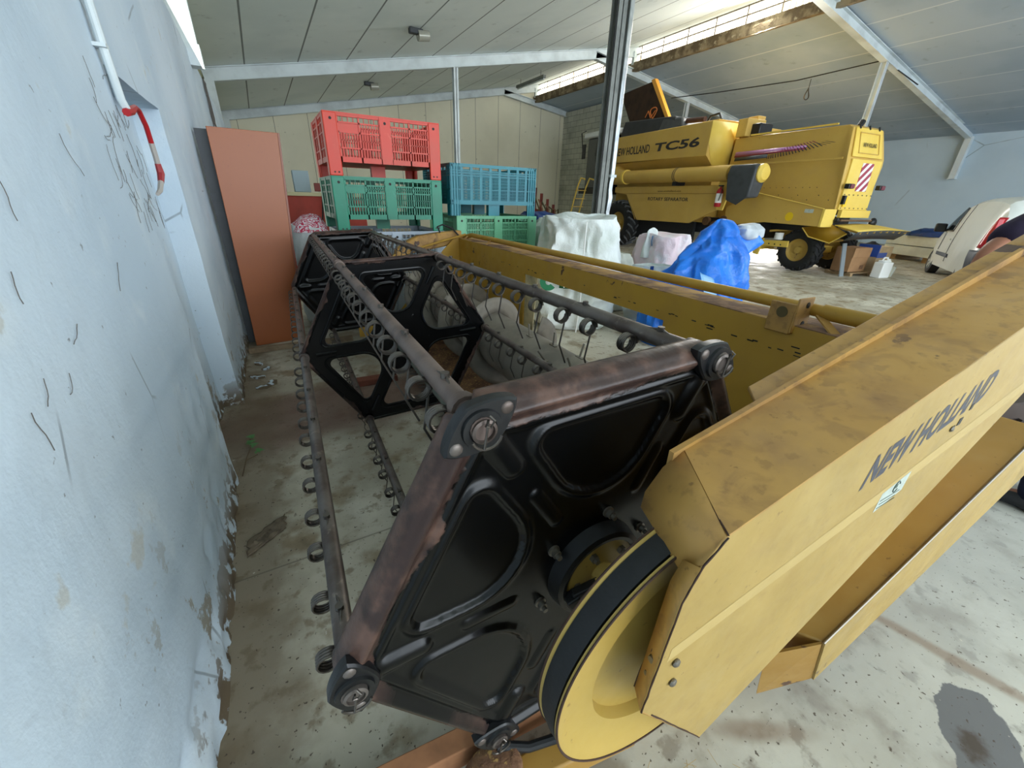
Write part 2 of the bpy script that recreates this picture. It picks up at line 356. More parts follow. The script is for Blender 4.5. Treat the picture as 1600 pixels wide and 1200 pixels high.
# left wall: thick lower wall with a walled-up doorway recess, rough face, broken foot
RY0, RY1, RZ, RD = 2.35, 3.41, 1.91, 0.13
def wall_x(y, z):
    n = noise.noise(Vector((0, y * 1.1, z * 1.1))) * 0.010 + noise.noise(Vector((3, y * 5, z * 5))) * 0.004
    foot = max(0.0, 0.16 - z) * (0.3 + 0.4 * noise.noise(Vector((5, y * 2.3, z * 4))))
    chip = -0.012 if (z < 0.35 and noise.noise(Vector((9, y * 9.1, z * 11))) > 0.10 + z * 1.0) else 0.0
    return XL + n + foot * 0.25 + chip
g = G()
def face(y0, y1, z0, z1, dy=0.05, off=0.0):
    ny = max(2, int((y1 - y0) / dy) + 1); nz = max(2, int((z1 - z0) / dy) + 1)
    g.grid(ny, nz, lambda a, b: (wall_x(y0 + (y1-y0)*a, z0 + (z1-z0)*b) - off, y0 + (y1-y0)*a, z0 + (z1-z0)*b))
face(-1.2, RY0, 0, 1.0, 0.03); face(-1.2, RY0, 1.0, 3.0, 0.07)
face(RY0, RY1, RZ, 3.0, 0.07); face(RY0, RY1, 0, RZ, 0.05, RD)
face(RY1, 6.0, 0, 1.0, 0.04); face(RY1, 6.0, 1.0, 3.0, 0.08); face(6.0, YB, 0, 3.0, 0.25); face(YF, -1.2, 0, 3.0, 0.3)
for yy in (RY0, RY1): g.grid(3, 40, lambda a, b: (wall_x(yy, RZ * b) - RD * a, yy, RZ * b))
g.grid(20, 3, lambda a, b: (wall_x(RY0 + (RY1-RY0)*a, RZ) - RD * b, RY0 + (RY1-RY0)*a, RZ + 0.0))
g.grid(60, 2, lambda a, b: (wall_x(YF + (YB-YF)*a, 3.0) - 0.5*b, YF + (YB-YF)*a, 3.0))
g.box(-0.95, -0.62, YF, YB, 0, 2.99)
struct(g.build('wall_left', PLASTER, angle=60))
g = G(); g.box(-0.95, -0.64, YF, YB + 0.2, 3.0, 4.6); struct(g.build('wall_left_upper', UPPER))
g = G(); g.box(XR, XR + 0.3, YF, YB + 0.2, 0, 5.2); struct(g.build('wall_right', RIGHTW))
g = G(); g.prism([(-0.9, 0), (25.6, 0), (25.6, 4.6), (13.2, 6.3), (13.2, 7.0), (-0.9, 4.5)], 'y', YB, YB + 0.25); struct(g.build('wall_back', TANW))
g = G(); g.prism([(15.2, 0), (YB, 0), (YB, 5.72), (15.2, 5.72)], 'x', 15.05, 15.25); struct(g.build('wall_inner', BLOCKW))
# ceilings (undersides of the two roof slopes)
def cl(x): return 4.15 + 0.185 * (x + 0.62)
def crr(x): return 6.05 - 0.14 * (x - 13.2)
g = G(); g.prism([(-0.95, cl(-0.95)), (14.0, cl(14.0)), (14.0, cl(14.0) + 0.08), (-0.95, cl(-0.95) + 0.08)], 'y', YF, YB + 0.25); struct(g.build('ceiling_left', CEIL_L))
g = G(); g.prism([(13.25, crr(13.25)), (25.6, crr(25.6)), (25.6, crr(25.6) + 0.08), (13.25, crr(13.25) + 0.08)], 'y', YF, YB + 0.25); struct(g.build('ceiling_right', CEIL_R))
# clerestory between the slopes
tr = 0
def trim(gg, m, label=None, bevel=0.0):
    global tr; tr += 1
    return struct(gg.build('trim_%d' % tr, m, bevel=bevel), label)
g = G()
def sill(a, b):
    y = YF + (YB - YF) * a; n = noise.noise(Vector((y * 2.1, 0, 7))) * 0.03 + noise.noise(Vector((y * 7, 0, 3))) * 0.02
    P = [(13.24, 6.22), (13.06, 6.22), (13.05, 6.08 + n), (13.07, 5.93 + n), (13.30, 5.96)]
    i = b * 4; k = min(3, int(i)); f = i - k
    return (P[k][0] + (P[k+1][0]-P[k][0])*f, y, P[k][1] + (P[k+1][1]-P[k][1])*f)
g.grid(300, 5, sill); trim(g, SILL)
wf = bpy.data.objects.new('window_1', None); COL.objects.link(wf); wf['kind'] = 'structure'
g = G()
ny = 640
def corr(a, b):
    y = YF + (YB - YF) * a; return (13.46 + 0.012 * math.sin(a * ny * 0.9), y, 6.16 + 0.68 * b)
g.grid(ny, 2, corr); g.build('pane', CLEAR, wf)
g = G()
yy = YF + 0.35
while yy < YB: g.box(13.19, 13.215, yy - 0.012, yy + 0.012, 6.2, 6.78); yy += 1.02
g.box(13.185, 13.22, YF, YB, 6.46, 6.485); g.box(13.185, 13.22, YF, YB, 6.68, 6.70); g.box(13.18, 13.225, YF, YB, 6.21, 6.235)
g.build('window_frame', plain('window_bar_brown', (120, 106, 86), 0.6), wf)
for yy in (7.2, 14.0, 20.75):
    g = G(); g.box(13.05, 13.17, yy - 0.06, yy + 0.06, 6.15, 6.55); trim(g, STEELW)
# frames: I-section rafters, wall stubs, posts
def rafter(yc):
    def ib(P, Q, h=0.30, w=0.16):
        P = Vector(P); Q = Vector(Q); u = Vector((0, 0, 1)); g.beam(P, Q, w, 0.022); g.beam(P + u*h, Q + u*h, w, 0.022); g.beam(P + u*h/2, Q + u*h/2, 0.02, h)
    g = G()
    def ib(P, Q, h, w):
        P = Vector(P); Q = Vector(Q); u = Vector((0, 0, 1))
        g.beam(P + u*0.01, Q + u*0.01, w, 0.022); g.beam(P + u*(h-0.01), Q + u*(h-0.01), w, 0.022); g.beam(P + u*h/2, Q + u*h/2, 0.03, h)
    ib((-0.62, yc, 3.85), (13.35, yc, 3.85 + 0.185*13.97), 0.29, 0.17)
    trim(g, STEELW)
    g = G(); ib((11.3, yc, 6.04), (25.4, yc, 4.13), 0.24, 0.19); trim(g, STEELW)
    g = G(); g.box(XR - 0.28, XR, yc - 0.10, yc + 0.10, 2.75, 4.25); g.box(XR - 0.30, XR, yc - 0.12, yc + 0.12, 2.72, 2.76); trim(g, STEELW)
    g = G(); g.box(-0.62, -0.30 if yc < 10 else -0.42, yc - 0.09, yc + 0.09, 3.02, 3.9); trim(g, STEELW)
for yc in (0.4, 7.2, 14.0, 20.75): rafter(yc)
g = G(); g.box(-0.42, -0.28, 7.05, 7.25, 2.84, 3.05); trim(g, STEELW)
for x, y, m, top in ((5.9, 14.0, STEELW, 5.05), (16.4, 14.0, STEELW, 5.35), (16.4, 7.2, STEELW, 5.35), (6.24, 7.2, POSTG, 5.12)):
    g = G(); w = 0.075 if y > 7.5 or x > 10 else 0.10
    g.box(x - w, x + w, y - w, y - w + 0.014, 0, top); g.box(x - w, x + w, y + w - 0.014, y + w, 0, top); g.box(x - 0.01, x + 0.01, y - w, y + w, 0, top)
    if m is POSTG: g.box(x - w, x + w, y - w, y - w + 0.05, 0, top)
    g.box(x - w - 0.05, x + w + 0.05, y - w - 0.05, y + w + 0.05, 0, 0.015); trim(g, m)
# downpipe strapped to the near post, black cable beside it
t = thing('rainwater_downpipe', (6.42, 7.12, 0), 0, 'shiny galvanised downpipe strapped to the grey steel post', 'pipe')
g = G(); g.box(-0.045, 0.055, -0.06, 0.05, 1.97, 5.0); g.build('upper_pipe', GALV, t, bevel=0.012)
g = G(); P = []
for i in range(15):
    z = 2.0 * i / 14; d = 0.012 * math.sin(i * 1.9); P.append([(-0.05 + d, -0.06, z), (0.055 + d, -0.055 - d, z), (0.055 + d*0.4, 0.05, z), (-0.05, 0.05, z)])
g.loft(P, smooth=False); g.build('dented_lower_pipe', GALV, t, bevel=0.008)
g = G(); g.box(-0.06, 0.09, -0.075, 0.06, 1.95, 2.0); g.build('strap', STEELW, t)
g = G(); g.tube([(6.06, 7.06, 5.0), (6.05, 7.03, 4.0), (6.06, 7.05, 3.0), (6.05, 7.04, 1.6), (6.04, 7.05, 0.2)], 0.014, 8)
tag(g.build('hanging_cable', RUBBER), 'black cable running down the left side of the grey post', 'cable')
# lamps
def bulkhead(x, y, label):
    z = cl(x); t = thing("bulkhead_lamp", (x, y, z - 0.105), 0, label, 'lamp', 'bulkhead lamps under the left roof slope')
    g = G(); g.box(-0.22, 0.10, -0.07, 0.07, -0.05, 0.06); g.build('housing', GREYP, t, bevel=0.02)
    g = G(); g.cyl((-0.02, 0, -0.06), (0.24, 0, -0.03), 0.11, 16, 0.10); g.build('glass_bowl', plain('dull_glass', (172, 172, 160), 0.2, 0.2), t)
    return t
bulkhead(3.85, 11.2, 'round bulkhead lamp under the ceiling nearest the camera'); bulkhead(4.05, 17.0, 'smaller looking bulkhead lamp further back near the gable wall')
t = thing('fluorescent_batten', (11.0, 17.9, 6.05), 0, 'long fluorescent batten lamp hanging below the ridge glazing', 'lamp')
g = G(); g.box(-0.07, 0.07, -1.1, 1.1, -0.05, 0.05); g.build('housing', POSTG, t, bevel=0.01)
g = G(); g.cyl((0, -1.05, -0.08), (0, 1.05, -0.08), 0.03, 10); g.build('tube', STEELW, t)
for yy in (-0.8, 0.8): g = G(); g.tube([(0, yy, 0.04), (0, yy, cl(11.0) - 6.05)], 0.008, 6); g.build('hanger', WIRE, t)
t = thing('hanging_hook_lamp', (17.2, 9.6, crr(17.2)), 0, 'small coil of wire hanging from the right roof slope', 'wire')
g = G(); g.tube([(0, 0, 0), (0, 0, -0.25)], 0.01, 6); g.build('wire', RUBBER, t)
g = G(); g.tube([(0.10*math.cos(a), 0.03*math.sin(2*a), -0.42 + 0.17*math.sin(a)) for a in np.linspace(0, 2*pi, 24)], 0.018, 6, closed=False); g.build('loop', WIRE, t)
g = G(); P = [(15.4, 14.0, 5.40), (15.7, 12.0, 5.32), (16.2, 9.5, 5.30), (16.45, 7.25, 5.42), (18.2, 6.9, 5.0)]
g.tube(P, 0.016, 6); tag(g.build('roof_cable', RUBBER), 'dark cable slung between two rafters under the right roof slope', 'cable')
# white conduit on the left wall
g = G(); g.tube([(-0.385, 2.31, 2.98), (-0.385, 2.30, 2.4), (-0.385, 2.31, 1.95), (-0.385, 2.33, 1.80), (-0.38, 2.36, 1.765)], 0.014, 10)
for z in (2.6, 1.95): g.box(-0.41, -0.372, 2.285, 2.33, z, z + 0.012)
tag(g.build('white_conduit', STEELW), 'white painted conduit pipe down the left wall beside the recess', 'pipe')
t = thing('taped_cable', (-0.38, 2.36, 1.76), 0, 'red taped cable end dangling from the conduit over the recess', 'cable')
P = [(0, -0.03, 0.0), (0.005, 0.02, 0.012), (0.01, 0.10, 0.035), (0.012, 0.15, 0.03), (0.015, 0.19, -0.02), (0.012, 0.215, -0.08)]
g = G(); g.tube(P, [0.014, 0.016, 0.010, 0.010, 0.010, 0.010], 8); g.build('red_tape', REDP, t)
g = G(); g.tube([P[-1], (0.01, 0.235, -0.13), (0.008, 0.245, -0.16)], 0.011, 8); sg = g.build('grey_sheath', plain('grey_sheath', (170, 164, 158), 0.6), t); g = G(); g.tube([(0.004, 0.215, -0.235), (0.0, 0.16, -0.27), (-0.004, 0.10, -0.285)], [0.011, 0.010, 0.007], 8); g.build('cable_end', MATS['grey_sheath'], t)
g = G(); g.tube([(0.008, 0.245, -0.16), (0.008, 0.25, -0.20), (0.004, 0.215, -0.235)], [0.012, 0.015, 0.012], 8); g.build('red_joint', plain('dark_red_tape', (150, 44, 48), 0.5), t)
# dead creeper stems on the plaster
g = G(); rnd = random.Random(5)
for k in range(60):
    y = 2.0 + rnd.random()*0.55 if k < 50 else 0.9 + rnd.random()*0.9; z = 1.9 - rnd.random()*0.5 if k < 50 else 1.1 + rnd.random()*0.9
    a = rnd.uniform(-2.4, -0.6); L = rnd.uniform(0.05, 0.14); P = []
    for i in range(6):
        P.append((wall_x(y, z) + 0.004, y, z)); a += rnd.uniform(-0.5, 0.5); y += math.cos(a)*L/5; z += math.sin(a)*L/5
    g.tube(P, 0.0008, 4)
for k in range(9):
    y = 8.5 + k*0.05 - 4.6*(k % 2)*0; z = 2.98; P = []
    for i in range(8): P.append((wall_x(min(y, 20), z) + 0.02, y, z)); y += rnd.uniform(-0.12, 0.12); z -= rnd.uniform(0.03, 0.12)
    g.tube(P, 0.008, 4)
o = tag(g.build('dead_creeper', plain('dead_creeper_stems', (92, 88, 84), 0.9)), 'thin dead creeper stems stuck to the left wall', 'creeper', kind='stuff')
# leaning wood panel and dark frame behind it
m = M('orange_wood_veneer', 0.4).base(srgb(154, 84, 40))
w = m.N.new('ShaderNodeTexWave'); w.inputs['Scale'].default_value = 1.2; w.inputs['Distortion'].default_value = 6; w.inputs['Detail'].default_value = 3
m.link(m.mapping((6, 1, 0.5)), w.inputs['Vector']); m.mix(m.math('MULTIPLY', w.outputs['Fac'], 0.12), srgb(150, 80, 46)); m.spots(60, 0.66, 0.72, srgb(120, 60, 40), 0.5); VENEER = m.done()
t = thing('wardrobe_panel', (-0.36, 4.86, 0.002), 0.10, 'tall orange brown wood veneer panel leaning by the left wall', 'wood panel')
g = G(); g.hexa([(0.04, -0.02, 0), (0.50, -0.02, 0), (0.50, 0.01, 0), (0.04, 0.01, 0)], [(0.075, 0.03, 2.0), (0.63, 0.03, 2.0), (0.63, 0.06, 2.0), (0.075, 0.06, 2.0)]); g.build('panel', VENEER, t, bevel=0.003)
g = G(); g.hexa([(0.50, -0.022, 0), (0.516, -0.022, 0), (0.516, 0.012, 0), (0.50, 0.012, 0)], [(0.63, 0.028, 2.0), (0.646, 0.028, 2.0), (0.646, 0.062, 2.0), (0.63, 0.062, 2.0)]); g.build('edge_band', plain('dark_veneer_edge', (136, 76, 52), 0.4), t)
t = thing('dark_door_frame', (-0.39, 5.02, 0), 0.02, 'dark grey steel door leaf standing behind the orange panel', 'door leaf')
g = G(); g.box(0.0, 0.14, -0.02, 0.02, 0.0, 1.99); g.box(0.10, 0.42, -0.005, 0.015, 0, 1.95); g.build('leaf', GREYP, t)
t = G(); t.box(-0.38, 0.62, 4.60, 4.66, 0.0, 0.05)
tag(t.build('timber_batten', plain('grey_timber', (142, 122, 98), 0.8, 0, 0.3, 0.25, 8), bevel=0.004), 'weathered timber batten lying in front of the orange panel', 'timber')
# ================================================================== COMBINE HEADER (local: x to the back, y along its width, z up)
HD = thing('combine_header', (0.531, 0.5, 0), math.radians(-2.2), 'yellow grain header with black six bar reel beside the left wall', 'combine header')
CZ = 0.708; RR = 0.5525; TH = math.radians(62.5)
def cz(y): return CZ - 0.0138 * y
YM, YE = 1.89, 4.05
def vert(k, y, r=RR): return Vector((r * math.cos(TH + k*pi/3), y, cz(y) + r * math.sin(TH + k*pi/3)))
# rounded triangle of one sector (2D, sector centred on angle 30 deg from spoke)
def rounded(P, rad, n=8):
    out = []; m = len(P)
    for i in range(m):
        p0, p1, p2 = Vector(P[i-1]), Vector(P[i]), Vector(P[(i+1) % m]); a = (p0-p1).normalized(); b = (p2-p1).normalized()
        r = rad[i]; half = a.angle(b) / 2; d = r / math.tan(half); s = p1 + a*d; e = p1 + b*d; c = p1 + (a+b).normalized() * (r / math.sin(half))
        a0 = math.atan2((s-c).y, (s-c).x); a1 = math.atan2((e-c).y, (e-c).x); da = (a1 - a0 + pi) % (2*pi) - pi
        for j in range(n + 1): out.append(c + Vector((math.cos(a0 + da*j/n), math.sin(a0 + da*j/n))) * r)
    return out
def sector_tri(k, w=0.040, edge=0.415, inner=0.105):
    # spoke directions at TH+k*60 and +60 ; rim line perpendicular to the bisector at distance `edge`
    a0 = TH + k*pi/3; a1 = a0 + pi/3; b = (a0 + a1)/2
    d0 = Vector((math.cos(a0), math.sin(a0))); d1 = Vector((math.cos(a1), math.sin(a1))); bb = Vector((math.cos(b), math.sin(b)))
    n0 = Vector((-d0.y, d0.x)); n1 = Vector((d1.y, -d1.x))
    def pt(d, n, dist): t = (dist - (n*w).dot(bb)) / d.dot(bb); return n*w + d*t
    apex = bb * (w / math.sin(pi/6))
    return rounded([apex, pt(d0, n0, edge), pt(d1, n1, edge)], [inner, 0.035, 0.035], 10)
def hexring(r, rad=0.05):
    return rounded([Vector((r*math.cos(TH + k*pi/3), r*math.sin(TH + k*pi/3))) for k in range(6)], [rad]*6, 5)
def seg_dist(X, Z, P):
    best = np.full(X.shape, 9.0); inside = np.zeros(X.shape, bool); n = len(P)
    for i in range(n):
        ax_, ay_ = P[i]; bx_, by_ = P[(i+1) % n]; vx, vy = bx_-ax_, by_-ay_; L = vx*vx+vy*vy
        if L < 1e-12: continue
        t = np.clip(((X-ax_)*vx + (Z-ay_)*vy)/L, 0, 1); best = np.minimum(best, np.hypot(X-ax_-t*vx, Z-ay_-t*vy))
        cond = ((ay_ > Z) != (by_ > Z)) & (X < (bx_-ax_)*(Z-ay_)/(by_-ay_+1e-15)+ax_); inside ^= cond
    return np.where(inside, -best, best)
def solid_plate(name, y, side, nr, na, mat):
    """pressed steel hexagonal end plate with embossed panels; side=-1 faces the camera end"""
    ho = 0.592; TR = [[tuple(v) for v in sector_tri(k, 0.052, 0.425, 0.13)] for k in range(6)]
    ang = np.linspace(0, 2*pi, na, endpoint=False); rad = np.linspace(0.03, 1, nr)
    fold = (ang - TH) % (pi/3) - pi/6; R_ = ho*math.cos(pi/6)/np.cos(fold); R_ = np.minimum(R_, ho*0.972)
    U, A = np.meshgrid(rad, ang, indexing='ij'); RRr = U * R_[None, :]; X = RRr*np.cos(A); Z = RRr*np.sin(A)
    sd = np.full(X.shape, 9.0)
    for P in TR: sd = np.minimum(sd, seg_dist(X, Z, P))
    h = 0.0095*np.exp(-((sd-0.004)/0.011)**2) - 0.004*(sd < -0.004)
    ap = ho*math.cos(pi/6); hd = np.full(X.shape, 0.0)
    for k in range(3): hd = np.maximum(hd, np.abs(X*math.cos(TH+pi/6+k*pi/3) + Z*math.sin(TH+pi/6+k*pi/3)))
    e = ap - hd
    h += 0.016*np.exp(-((e-0.030)/0.013)**2) + 0.006*np.exp(-((e-0.064)/0.008)**2) - 0.030*np.clip(1 - e/0.012, 0, 1)**2
    for k in range(6):
        a = TH + k*pi/3; u = X*math.cos(a) + Z*math.sin(a); v = -X*math.sin(a) + Z*math.cos(a)
        dd = np.hypot(np.clip(np.abs(u-0.455)-0.035, 0, 9), v); h += 0.013*np.clip(1-(dd/0.026)**2, 0, 1)
        dd = np.hypot(np.clip(np.abs(u-0.27)-0.05, 0, 9), v); h += 0.006*np.clip(1-(dd/0.018)**2, 0, 1)
    vs = [(X[i, j], side*h[i, j], Z[i, j]) for i in range(nr) for j in range(na)]
    fs = [(i*na+j, (i+1)*na+j, (i+1)*na+(j+1) % na, i*na+(j+1) % na) for i in range(nr-1) for j in range(na)]
    # rolled flange at the rim
    b = len(vs)
    for t in (1, 2, 3, 4): vs += [(X[-1, j]*(1-0.002*t*t), side*(h[-1, j]-0.008*t), Z[-1, j]*(1-0.002*t*t)) for j in range(na)]
    last = (nr-1)*na
    for t in range(4):
        s0 = last if t == 0 else b + (t-1)*na; s1 = b + t*na
        fs += [(s0+j, s1+j, s1+(j+1) % na, s0+(j+1) % na) for j in range(na)]
    gg = G(); gg.add(vs, fs, True); o = gg.build(name, mat, HD, angle=80, solid=0.003, loc=(0, y, cz(y))); return o
near = solid_plate('reel_end_plate', 0.0, -1, 130, 540, BLACK_NEAR)
far = solid_plate('reel_end_plate', YE, -1, 60, 270, BLACK_MID)
# open middle spider
def spider(y):
    cu = bpy.data.curves.new('tmp', 'CURVE'); cu.dimensions = '2D'; cu.fill_mode = 'BOTH'; cu.extrude = 0.003; cu.bevel_depth = 0.003; cu.bevel_resolution = 1
    hub = [Vector((0.055*math.cos(a), 0.055*math.sin(a))) for a in np.linspace(0, 2*pi, 24, endpoint=False)]
    for P in [hexring(0.575)] + [sector_tri(k) for k in range(6)] + [hub]:
        sp = cu.splines.new('POLY'); sp.points.add(len(P)-1); sp.use_cyclic_u = True
        for q_, p in zip(sp.points, P): q_.co = (p.x, p.y, 0, 1)
    o = from_curve('reel_spider', cu, BLACK_MID, HD, lambda c: Vector((c.x, -c.z, c.y))); o.location = (0, y, cz(y))
    gg = G()
    for k in range(6):
        P = [(p.x, -0.006, p.y) for p in sector_tri(k, 0.032, 0.430, 0.115)]; gg.tube(P, 0.0065, 6, closed=True)
        a = TH + k*pi/3; d = Vector((math.cos(a), 0, math.sin(a))); gg.tube([d*0.38 + Vector((0, -0.006, 0)), d*0.49 + Vector((0, -0.006, 0))], [0.009, 0.013], 8)
        gg.ball((d*0.17)[:], 0.012, 8, (1, 0.8, 1))
    R0 = [(p.x, 0.0, p.y) for p in hexring(0.566)]; gg.tube(R0, 0.012, 8, closed=True)
    b_ = gg.build('embossed_rib', BLACK_MID, o)
    return o
spider(YM)
# bars with double spring tines, shaft
g = G(); g.cyl((0, 0.02, cz(0)), (0, YE, cz(YE)), 0.05, 24); g.build('reel_shaft', SHAFT, HD)
def make_tine():
    gg = G(); a = -1
    for sy in (-0.069, 0.069):
        P = []
        for i in range(4*14 + 1):
            t = i/14*2*pi; P.append((-0.034 + 0.023*math.cos(t), sy + (0.0065 * i/14 - 0.010), -0.028 + 0.023*math.sin(t)))
        e = P[-1]; P += [(e[0] - 0.001, e[1], e[2] - 0.03), (e[0] - 0.014, e[1], e[2] - 0.105), (e[0] + 0.016, e[1], e[2] - 0.175)]
        gg.tube(P, 0.0030, 6)
    gg.tube([(-0.011, -0.062, -0.03), (-0.004, -0.045, 0.016), (0.002, 0, 0.024), (-0.004, 0.045, 0.016), (-0.011, 0.062, -0.03)], 0.0030, 6)
    gg.cyl((0, 0, 0.015), (0, 0, 0.030), 0.009, 8)
    return gg
tmesh = None
for k in range(6):
    gg = G(); gg.tube([vert(k, -0.03), vert(k, YM)], 0.0205, 14); gg.tube([vert(k, YM), vert(k, YE + 0.03)], 0.0205, 14)
    for yy in (YM - 0.03, YM + 0.03, 0.05): gg.cyl(vert(k, yy - 0.012), vert(k, yy + 0.012), 0.027, 14)
    bar = gg.build('reel_bar', TUBEA if k == 1 else TUBE, HD)
    ys = [0.145 + i*0.302 for i in range(6)] + [YM + 0.17 + i*0.302 for i in range(7)]
    for yy in ys:
        if tmesh is None: o = make_tine().build('tine', WIRE, bar); tmesh = o
        else: o = tmesh.copy(); COL.objects.link(o); o.parent = bar
        o.location = vert(k, yy)
# bearing flanges at the corners of the near plate
for k in range(6):
    c = vert(k, -0.012, 0.548); tdir = Vector((-math.sin(TH + k*pi/3), 0, math.cos(TH + k*pi/3))); rdir = Vector((math.cos(TH + k*pi/3), 0, math.sin(TH + k*pi/3)))
    gg = G(); P = []
    for i in range(40):
        a = 2*pi*i/40; r = 1/((abs(math.cos(a))/0.075)**1.35 + (abs(math.sin(a))/0.046)**1.35)**(1/1.35); P.append(c + tdir*(r*math.cos(a)) + rdir*(r*math.sin(a)))
    rings = [[p + Vector((0, 0.012, 0)) for p in P], [p + Vector((0, -0.006, 0)) for p in P], [c + (p-c)*0.93 + Vector((0, -0.010, 0)) for p in P]]
    gg.loft(rings); gg.lathe([(0.036, -0.008), (0.034, -0.016), (0.024, -0.016)], c, 'y', 24)
    fl = gg.build('bearing_flange', BLACKP, HD)
    gg = G(); gg.lathe([(0.0215, 0.0), (0.0215, -0.022), (0.0165, -0.024), (0.0165, 0.0)], c, 'y', 24); gg.build('tube_end', TUBE, fl)
    for s_ in (-1, 1):
        gg = G(); b = c + tdir*(0.052*s_); gg.ball((b.x, b.y - 0.008, b.z), 0.0125, 12, (1, 0.45, 1)); gg.build('rivet', TUBE, fl)
    gg = G(); gg.tube([c + Vector((0.004, -0.030, 0.032)), c + Vector((0.010, -0.036, 0.026)), c + Vector((0.004, -0.034, 0.014)), c + Vector((-0.004, -0.034, 0.018)), c + Vector((0.0, -0.034, 0.028)), c + Vector((-0.002, -0.032, 0.0)), c + Vector((-0.006, -0.032, -0.024))], 0.0022, 6)
    gg.tube([c + Vector((0.026*math.cos(a), -0.030, 0.026*math.sin(a))) for a in np.linspace(pi*1.1, pi*1.9, 10)], 0.0026, 6); gg.build('cotter_pin', WIRE, fl)
# hub: black ring, yellow disc, lever, bolts
g = G(); g.lathe([(0.125, 0.0), (0.118, -0.035), (0.108, -0.040), (0.098, -0.038), (0.094, 0.0)], (0, 0, CZ), 'y', 48); g.build('hub_ring', BLACKP, HD)
g = G(); g.lathe([(0.0, -0.020), (0.092, -0.020), (0.095, -0.026), (0.092, -0.032), (0.03, -0.032), (0.03, -0.10), (0.0, -0.10)], (0.005, 0, CZ), 'y', 40); hb = g.build('hub_disc', YPULL, HD)
for i in range(5):
    a = 0.8 + i*2*pi/5; gg = G(); c = (0.005 + 0.070*math.cos(a), 0, CZ + 0.070*math.sin(a)); gg.lathe([(0.0, -0.05), (0.007, -0.05), (0.007, -0.042), (0.011, -0.042), (0.011, -0.03)], c, 'y', 6); gg.build('bolt', BOLT, hb)
for i in range(6):
    a = TH + pi/6*0.6 + i*pi/3; gg = G(); c = (0.152*math.cos(a), 0, CZ + 0.152*math.sin(a)); gg.lathe([(0.0, -0.028), (0.006, -0.028), (0.006, -0.018), (0.010, -0.018), (0.010, -0.008), (0.014, -0.006), (0.014, 0.0)], c, 'y', 12); gg.build('plate_bolt', BOLT, near, loc=(0, 0, -CZ))
g = G(); g.beam((-0.085, -0.045, CZ - 0.022), (0.045, -0.065, CZ + 0.012), 0.022, 0.034); g.beam((-0.10, -0.045, CZ - 0.030), (-0.07, -0.05, CZ - 0.016), 0.03, 0.026); g.beam((-0.02, -0.06, CZ - 0.05), (0.05, -0.07, CZ + 0.02), 0.02, 0.016); g.build('adjusting_lever', BLACKP, HD, bevel=0.004)
g = G(); g.beam((0.0, -0.05, CZ + 0.03), (0.06, -0.09, CZ + 0.045), 0.004, 0.03); g.beam((-0.03, -0.055, CZ + 0.012), (0.01, -0.06, CZ + 0.035), 0.004, 0.014); g.build('bent_tab', YPULL, HD)
# drive pulley with belt
PC = (0.02, 0, 0.748)
g = G(); g.lathe([(0.05, -0.235), (0.10, -0.226), (0.200, -0.221), (0.207, -0.240), (0.262, -0.243), (0.280, -0.252), (0.288, -0.254), (0.290, -0.249), (0.272, -0.240), (0.272, -0.212), (0.288, -0.205), (0.290, -0.199), (0.284, -0.196), (0.06, -0.20)], PC, 'y', 96); g.lathe([(0.0, -0.24), (0.05, -0.24), (0.05, -0.09), (0.0, -0.09)], PC, 'y', 24)
pl = g.build('drive_pulley', YPULL, HD, angle=50)
g = G(); g.lathe([(0.2735, -0.2085), (0.2885, -0.2065), (0.2905, -0.2250), (0.2885, -0.2445), (0.2735, -0.2425)], PC, 'y', 96); g.build('drive_belt', RUBBER, HD)
# sloping side shield
def sh(x, z, y=-0.30): return (x, y, z)
SP = [(-0.06, 1.094), (0.40, 1.200), (0.813, 1.290), (1.60, 1.462), (1.60, 1.300), (1.185, 1.064), (0.50, 0.663), (0.101, 0.429), (-0.140, 0.752), (-0.118, 1.000), (-0.092, 1.058)]
g = G(); g.prism(SP, 'y', -0.303, -0.299); g.build('shield_side_plate', YSIDE, HD)
SL = (1.462-1.094)/1.66
g = G()
g.hexa([(-0.06, -0.303, 1.094), (1.60, -0.303, 1.462), (1.60, -0.150, 1.462), (0.027, -0.150, 1.1133)], [(-0.06, -0.303, 1.098), (1.60, -0.303, 1.466), (1.60, -0.150, 1.466), (0.027, -0.150, 1.1173)])
g.build('shield_top_plate', YTOP, HD)
g = G(); g.hexa([(0.0, -0.152, 1.088), (1.60, -0.152, 1.44), (1.60, -0.142, 1.44), (0.0, -0.142, 1.088)], [(0.0, -0.152, 1.118), (1.60, -0.152, 1.492), (1.60, -0.142, 1.492), (0.0, -0.142, 1.118)]); g.build('shield_back_lip', YTOP, HD)
g = G(); g.hexa([(0.22, -0.142, 1.15), (1.60, -0.142, 1.46), (1.60, -0.095, 1.46), (0.26, -0.095, 1.16)], [(0.22, -0.142, 1.158), (1.60, -0.142, 1.478), (1.60, -0.095, 1.478), (0.26, -0.095, 1.168)]); g.build('rear_flange', YTOP, HD, bevel=0.002)
